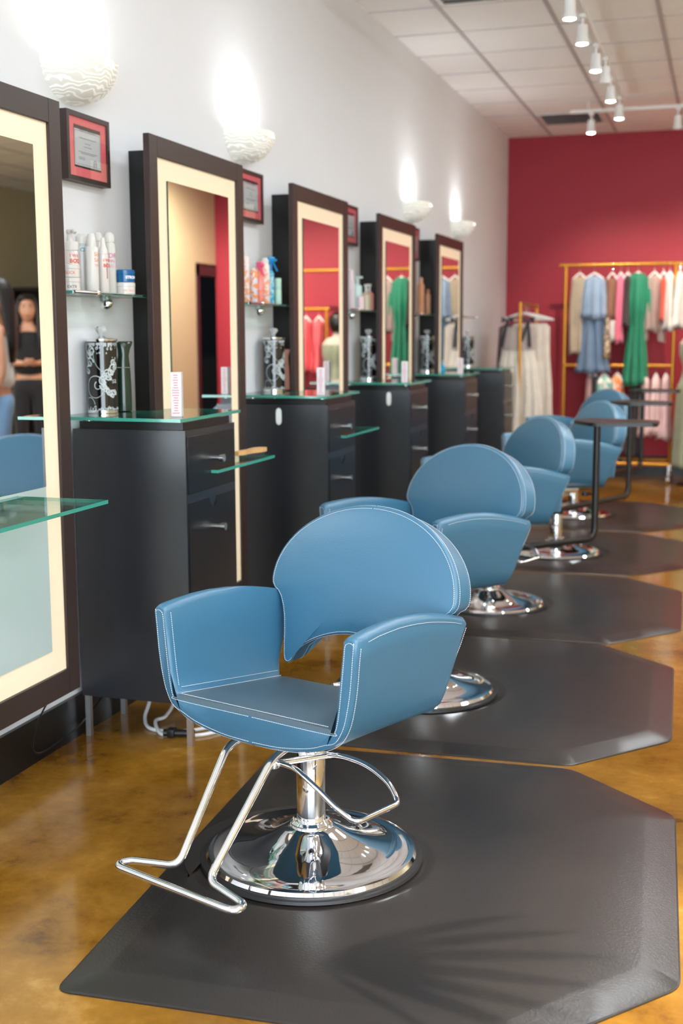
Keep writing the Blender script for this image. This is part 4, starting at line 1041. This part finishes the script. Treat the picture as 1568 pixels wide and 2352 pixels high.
# ------------------------------------------------------------------ people (standing across the room)
SKIN = M('skin', srgb(205, 150, 120), .5, Subsurface_Weight=.08); HAIR = M('dark hair', srgb(18, 13, 12), .45, bump=.4, bscale=150)
def skinned(name, verts, edges, mat, parent, root=0, sub=2):
    me = bpy.data.meshes.new(name); me.from_pydata([v[:3] for v in verts], edges, [])
    o = bpy.data.objects.new(name, me); COL.objects.link(o)
    sk = o.modifiers.new('s', 'SKIN'); sk.use_smooth_shade = True; o.modifiers.new('d', 'SUBSURF').levels = sub; o.modifiers['d'].render_levels = sub
    for i, v in enumerate(verts):
        r = v[3] if hasattr(v[3], '__len__') else (v[3], v[3])
        me.skin_vertices[0].data[i].radius = r
        me.skin_vertices[0].data[i].use_root = (i == root)
    dg = bpy.context.evaluated_depsgraph_get(); ev = o.evaluated_get(dg)
    m2 = bpy.data.meshes.new_from_object(ev); m2.materials.clear(); m2.materials.append(mat)
    bpy.data.objects.remove(o); bpy.data.meshes.remove(me)
    for p in m2.polygons: p.use_smooth = True
    n = bpy.data.objects.new(name, m2); COL.objects.link(n); n.parent = parent
    return n
def head_mesh(b, c, yaw=0):
    n = 28; m = 22; R = []
    for j in range(m+1):
        u = PI*j/m; z = math.cos(u); s = math.sin(u)
        row = []
        for i in range(n):
            a = 2*PI*i/n; x, y = math.cos(a)*s*.074, math.sin(a)*s*.094
            if z < 0: x *= 1-.28*(-z)**1.5; y *= 1-.12*(-z)
            fy = -math.sin(a)*s
            if fy > .5:       # face relief
                ax = abs(x)
                if -.45 < z < .10: y -= .020*max(0, 1-ax/.016)*max(0, 1-abs(z+.28)/.36)          # nose
                if -.02 < z < .26: y += .009*max(0, 1-abs(ax-.030)/.020)                        # eye sockets
                if -.72 < z < -.52: y -= .006*max(0, 1-ax/.028)                                  # lips
                if z < -.85: y -= .004
            row.append((c[0]+x, c[1]+y, c[2]+z*.118))
        R.append(row)
    rs = [ring(b, r) for r in R[1:-1]]
    for p, q in zip(rs, rs[1:]): skin(b, p, q)
    t0 = b.verts.new(R[0][0]); t1 = b.verts.new(R[-1][0])
    for i in range(n): b.faces.new((rs[0][i], rs[0][(i+1) % n], t0)); b.faces.new((rs[-1][i], rs[-1][(i+1) % n], t1))
def person(label, x, y, head, H, shirt, pants, bend, hairlen, tattoo=False):
    k = H/1.66; t = thing('person', label, 'person', (x, y, 0), head)
    V = [(0, 0, .93, (.135, .10)), (0, 0, 1.05, (.115, .085)), (0, -.01, 1.20, (.13, .095)), (0, .0, 1.34, (.135, .085)), (0, .01, 1.41, (.06, .055)), (0, 0, 1.48, (.048, .048)), (0, -.01, 1.53, (.05, .05))]
    E = [(0, 1), (1, 2), (2, 3), (3, 4), (4, 5), (5, 6)]
    def add(p, frm): V.append(p); E.append((frm, len(V)-1)); return len(V)-1
    hands = []
    for s in (-1, 1):
        sh = add((s*.165, .0, 1.365, .050), 3)
        el = (s*.215, .03, 1.09); wr = (s*.20, -.06, .86) if not bend else (s*.06, -.20, 1.08)
        e = add((s*.205, .015, 1.22, .044), sh); e = add((*el, .036), e); 
        mid = tuple((el[i]+wr[i])/2 for i in range(3)); e = add((*mid, .033), e); w = add((*wr, .023), e)
        d = (Vector(wr)-Vector(el)).normalized(); hp = Vector(wr)+d*.055; h = add((*hp, (.036, .018)), w)
        hands.append((Vector(wr), d, s))
        hip = add((s*.085, 0, .84, .092), 0); kn = add((s*.095, -.015, .48, .056), hip); cf = add((s*.097, .015, .34, .055), kn); an = add((s*.098, .02, .09, .034), cf); add((s*.105, -.10, .035, (.04, .028)), an)
    for v in range(len(V)): V[v] = (V[v][0]*k, V[v][1]*k, V[v][2]*k, V[v][3])
    body = skinned('body', V, E, SKIN, t)
    # head and ears joined into the body mesh
    b = NB(); b.from_mesh(body.data); head_mesh(b, (0, -.02*k, 1.60*k*.985+.0))
    for s in (-1, 1):
        tube(b, smooth_path([(s*.072, -.005, 1.60*k), (s*.082, .012, 1.60*k), (s*.080, .012, 1.565*k), (s*.070, -.002, 1.545*k)], 4), .007, 8)
    for wr, d, s in hands:
        side = d.cross(Vector((0, 1, 0))).normalized()
        for f, (off, L) in enumerate(((-.024, .062), (-.008, .072), (.008, .068), (.022, .052))):
            p0 = (wr+d*.075)*1 + side*off; p1 = p0+d*L*.55+Vector((0, -.006, 0)); p2 = p0+d*L+Vector((0, -.02, 0))
            tube(b, [p0-d*.03, p0, p1, p2], [.0085, .008, .0075, .005], 8)
        p0 = wr+d*.03+Vector((0, -.018, 0)); tube(b, [p0, p0+d*.03+Vector((0, -.022, 0)), p0+d*.055+Vector((0, -.026, 0))], [.010, .009, .006], 8)
    bmesh.ops.recalc_face_normals(b, faces=b.faces[:])
    for f in b.faces: f.smooth = True
    b.to_mesh(body.data); b.free()
    # clothing
    Vs = [(0, 0, .94, (.165, .13)), (0, 0, 1.06, (.150, .118)), (0, -.01, 1.20, (.162, .124)), (0, 0, 1.33, (.160, .112)), (0, .0, 1.40, (.115, .09))]
    skinned('tank_top', [(a*k, c*k, e*k, r) for a, c, e, r in Vs], [(0, 1), (1, 2), (2, 3), (3, 4)], shirt, t)
    Vp = [(0, 0, .965, (.142, .108)), (0, 0, .90, (.15, .115))]; Ep = [(0, 1)]
    for s in (-1, 1):
        n0 = len(Vp); Vp += [(s*.085, 0, .82, .102), (s*.095, -.015, .48, .066), (s*.097, .015, .34, .064), (s*.098, .02, .10, .052)]; Ep += [(1, n0), (n0, n0+1), (n0+1, n0+2), (n0+2, n0+3)]
    skinned('trousers', [(a*k, c*k, e*k, r) for a, c, e, r in Vp], Ep, pants, t)
    # hair
    b = NB(); zc = 1.60*k; n = 40; R = []
    for z, rx, ry, oy in ((.135, .02, .02, .01), (.125, .055, .06, .01), (.09, .083, .092, .01), (.04, .092, .098, .022), (-.03, .098, .085, .045), (-.10, .105, .075, .06), (-.20, .115, .062, .075), (-hairlen*.7, .12, .055, .085), (-hairlen, .09, .035, .085)):
        row = []
        for i in range(n):
            a = 2*PI*i/n; rr = 1+.05*math.sin(11*a+z*20)
            X = rx*rr*math.cos(a); Y = oy+ry*rr*math.sin(a)
            if z < .06 and math.sin(a) < -.2: Y = oy+ry*(.05+.35*abs(math.cos(a)))*(-.4)   # open around the face
            if z >= .06 and math.sin(a) < 0: Y = Y-.012
            row.append((X, Y, zc+z))
        R.append(ring(b, row))
    for p, q in zip(R, R[1:]): skin(b, p, q)
    b.faces.new(R[0][::-1]); b.faces.new(R[-1]); obj('hair', b, HAIR, t, ang=80, label='long dark hair')
    b = NB()
    for sx in (-1, 1):
        tube(b, smooth_path([(sx*.070, -.03, zc+.07), (sx*.092, -.03, zc-.02), (sx*.095, -.05, zc-.13), (sx*.10, -.105, zc-.26), (sx*.09, -.12, zc-.38)], 5), [.012+.016*math.sin(PI*k/20) for k in range(21)], 10)
    obj('hair_lock', b, HAIR, t, label='dark hair falling over the shoulders')
    # eyes, brows, mouth
    b = NB()
    for s in (-1, 1):
        tube(b, [(s*.044, -.100, zc+.012), (s*.030, -.106, zc+.015), (s*.018, -.106, zc+.011)], .0035, 6); tube(b, [(s*.048, -.098, zc+.028), (s*.032, -.108, zc+.034), (s*.016, -.109, zc+.030)], .003, 6)
    obj('eyes', b, HAIR, t)
    b = NB(); tube(b, [(-.022, -.101, zc-.075), (0, -.112, zc-.072), (.022, -.101, zc-.075)], [.003, .006, .003], 8); obj('mouth', b, M('lips', srgb(165, 80, 75), .4), t)
    if tattoo:
        b = NB()
        for s in (-1, 1): swirl(b, .030, 0, 0, 0, .02, 0, 2, 0, .008, .7)
        for v in b.verts: v.co = Vector((v.co.x+.205*k, v.co.y-.02*k, v.co.z+.97*k))
        obj('tattoo', b, M('tattoo ink', srgb(90, 70, 66), .6), t)
    return t
person('woman in black tank top and black trousers with long dark hair', 4.60, 10.15, math.radians(-32), 1.63, fab((20, 20, 22)), fab((24, 24, 28)), True, .42)
person('woman in white cropped top and blue jeans, nearer of the two reflected women', 3.12, 7.35, math.radians(58), 1.64, fab((226, 222, 218)), fab((110, 146, 184)), False, .45, True)

# ------------------------------------------------------------------ fan palm just outside the frame, throwing its shadow on the nearest mat
t = thing('fan_palm', 'potted fan palm standing out of frame beside the nearest mat', 'plant', (2.62, 1.62, 0))
b = NB(); lathe(b, [(.12, 0), (.15, .02), (.18, .28), (.19, .30), (.17, .30), (.16, .26)], seg=28); obj('pot', b, M('grey planter', srgb(120, 120, 118), .6), t)
LEAF = M('palm leaf', srgb(46, 92, 40), .5)
b = NB(); lathe(b, [(.16, .262), (.01, .265)], seg=20); obj('soil', b, M('potting soil', srgb(50, 36, 26), .9), t)
for (ox, oy, oz, h, n) in ((-.60, .40, .95, .38, 6), (.25, .15, 1.1, .6, 9), (.1, -.3, 1.0, -1.2, 9), (.3, .45, 1.15, 1.2, 9)):
    b = NB(); tube(b, smooth_path([(0, 0, .26), (ox*.3, oy*.3, oz*.75), (ox*.8, oy*.8, oz*1.03), (ox, oy, oz)], 6), .006, 8)
    for k in range(n):
        a = h+(k-(n-1)/2)*.27; L = .36-.025*abs(k-n//2)
        u = Vector((math.cos(a), math.sin(a), -.12)); v = Vector((-math.sin(a), math.cos(a), 0))
        A, B2 = [], []
        for q in range(9):
            t_ = q/8; w_ = .015*math.sin(PI*min(1, t_*.95+.05))**.7+.001
            c = Vector((ox, oy, oz))+u*L*t_+Vector((0, 0, -.10*t_*t_)); A.append(c+v*w_); B2.append(c-v*w_)
        va, vc, vb = ring(b, A), ring(b, [(p+q)/2+Vector((0, 0, -.005)) for p, q in zip(A, B2)]), ring(b, B2)
        skin(b, va, vc, False); skin(b, vc, vb, False)
    obj('leaf', b, LEAF, t)
# ------------------------------------------------------------------ lights
def area(name, loc, rot, sx, sy, power, col=(1, 1, 1), parent=None):
    l = bpy.data.lights.new(name, 'AREA'); l.shape = 'RECTANGLE'; l.size = sx; l.size_y = sy; l.energy = power; l.color = col
    o = bpy.data.objects.new(name, l); COL.objects.link(o); o.location = loc; o.rotation_euler = rot
    if parent: o.parent = parent
    return o
# daylight through the shop windows
for i, (x0, x1) in enumerate(wins):
    area('window_daylight', ((x0+x1)/2, YF-.16, 1.6), (math.radians(90), 0, 0), x1-x0-.1, 2.4, 60, (.80, .90, 1.0))
# added unseen troffers over the right side, giving the room ambient light
FILLTROF = emis('troffer diffuser', (1, 1, 1, 1), 11, (.93, .97, 1, 1))
def fill_troffer(x, y, label):
    t = thing('added_ceiling_light', label, 'ceiling light', (x, y, ZC), group='added fill ceiling lights')
    b = NB(); bx(b, -.29, .29, -.58, -.55, -.012, -.0052); bx(b, -.29, .29, .55, .58, -.012, -.0052); bx(b, -.29, -.26, -.55, .55, -.012, -.0052); bx(b, .26, .29, -.55, .55, -.012, -.0052); obj('frame', b, WMET, t, flat=True)
    b = NB(); bx(b, -.26, .26, -.55, .55, -.009, -.0056); obj('diffuser', b, FILLTROF, t, flat=True)
for x in (2.45, 4.8):
    for y in (-1.0, 1.93, 4.87, 7.8): fill_troffer(x, y, 'added ceiling light out of frame over the aisle, filling the room')
fill_troffer(6.2, 9.4, 'added unseen ceiling light over the far alcove, filling the room')
def spot(name, loc, target, power, size, blend, col, rad=.03, parent=None):
    l = bpy.data.lights.new(name, 'SPOT'); l.energy = power; l.spot_size = math.radians(size); l.spot_blend = blend; l.color = col; l.shadow_soft_size = rad
    o = bpy.data.objects.new(name, l); COL.objects.link(o); o.location = loc
    o.rotation_euler = (Vector(target)-Vector(loc)).to_track_quat('-Z', 'Y').to_euler(); return o
W3 = (1, .88, .72)
for x, y, l, lit in SP:
    if lit:
        tg = (x, y+.15, 0) if y < 10 else (1.1, YB, .9)
        spot('spot_beam', (x, y, 3.035-.168), tg, 26 if y < 10 else 60, 75, .8, W3)
for tx, ty in ((XP, 10.9), (XP, 10.7)): spot('spot_beam', (2.6, 9.6, 2.86), (tx, ty, 1.6), 70, 80, .9, W3)  # added spots without fixtures, brightening the partition for the second mirror
for x in (2.2, 2.9): spot('spot_beam', (x, 10.05, 2.86), (x-.4, YB, 1.0), 60, 80, .9, W3)
for s in SCO:
    y = s.location.y
    l = bpy.data.lights.new('sconce_glow', 'AREA'); l.shape = 'DISK'; l.size = .15; l.energy = .85; l.color = (.97, .98, 1); l.spread = math.radians(160)
    o = bpy.data.objects.new('sconce_glow', l); COL.objects.link(o); o.location = (.078, y, 2.158-.022); o.rotation_euler = (PI, 0, 0)

b = NB(); bx(b, 3.58, 3.62, .2, 5.0, 3.035, 3.060); rod(b, (3.6, 1.0, 3.055), (3.6, 1.0, ZC-.003), .006); rod(b, (3.6, 4.0, 3.055), (3.6, 4.0, ZC-.003), .006)
tag(obj('lighting_track', b, WMET, flat=True), 'added ceiling track out of frame, carrying the added mat spotlight', 'track')
o = make_spot('added spotlight out of frame, brightening the nearest mat and casting the leaf shadow'); o.location = (3.6, 1.55, 3.035)
spot('spot_beam', (3.59, 1.55, 2.86), (1.78, 2.32, 0), 620, 22, .7, (1, .93, .84), .025)  # added beam, lightens the nearest mat and throws the palm's shadow
w = bpy.data.worlds.new('World'); S.world = w; w.use_nodes = True
nt = w.node_tree; sky = nt.nodes.new('ShaderNodeTexSky'); sky.sky_type = 'HOSEK_WILKIE'; sky.sun_direction = (.3, -.5, .8); sky.turbidity = 4
nt.links.new(sky.outputs[0], nt.nodes['Background'].inputs[0]); nt.nodes['Background'].inputs[1].default_value = 1.0

# ------------------------------------------------------------------ camera
f_px = 2788.; yaw, pitch, roll = .30393, .144734, -.00398
cy_, sy_, cp, sp = math.cos(yaw), math.sin(yaw), math.cos(pitch), math.sin(pitch)
fwd = Vector((-sy_*cp, cy_*cp, -sp)); rt = Vector((cy_, sy_, 0)); up = rt.cross(fwd)
R1 = rt*math.cos(roll)+up*math.sin(roll); U1 = -rt*math.sin(roll)+up*math.cos(roll)
cam = bpy.data.cameras.new('Camera'); co = bpy.data.objects.new('Camera', cam); COL.objects.link(co)
co.matrix_world = Matrix(((R1.x, U1.x, -fwd.x, 2.0022), (R1.y, U1.y, -fwd.y, 0), (R1.z, U1.z, -fwd.z, 1.31), (0, 0, 0, 1)))
cam.sensor_fit = 'VERTICAL'; cam.sensor_height = 36; cam.sensor_width = 24; cam.lens = f_px/2352*36; cam.clip_start = .05
cam.dof.use_dof = True; cam.dof.focus_distance = 2.95; cam.dof.aperture_fstop = 3.2
S.camera = co
vs = S.view_settings; vs.view_transform = 'Standard'; vs.look = 'None'; vs.exposure = 1.12; vs.gamma = 1; vs.use_curve_mapping = False
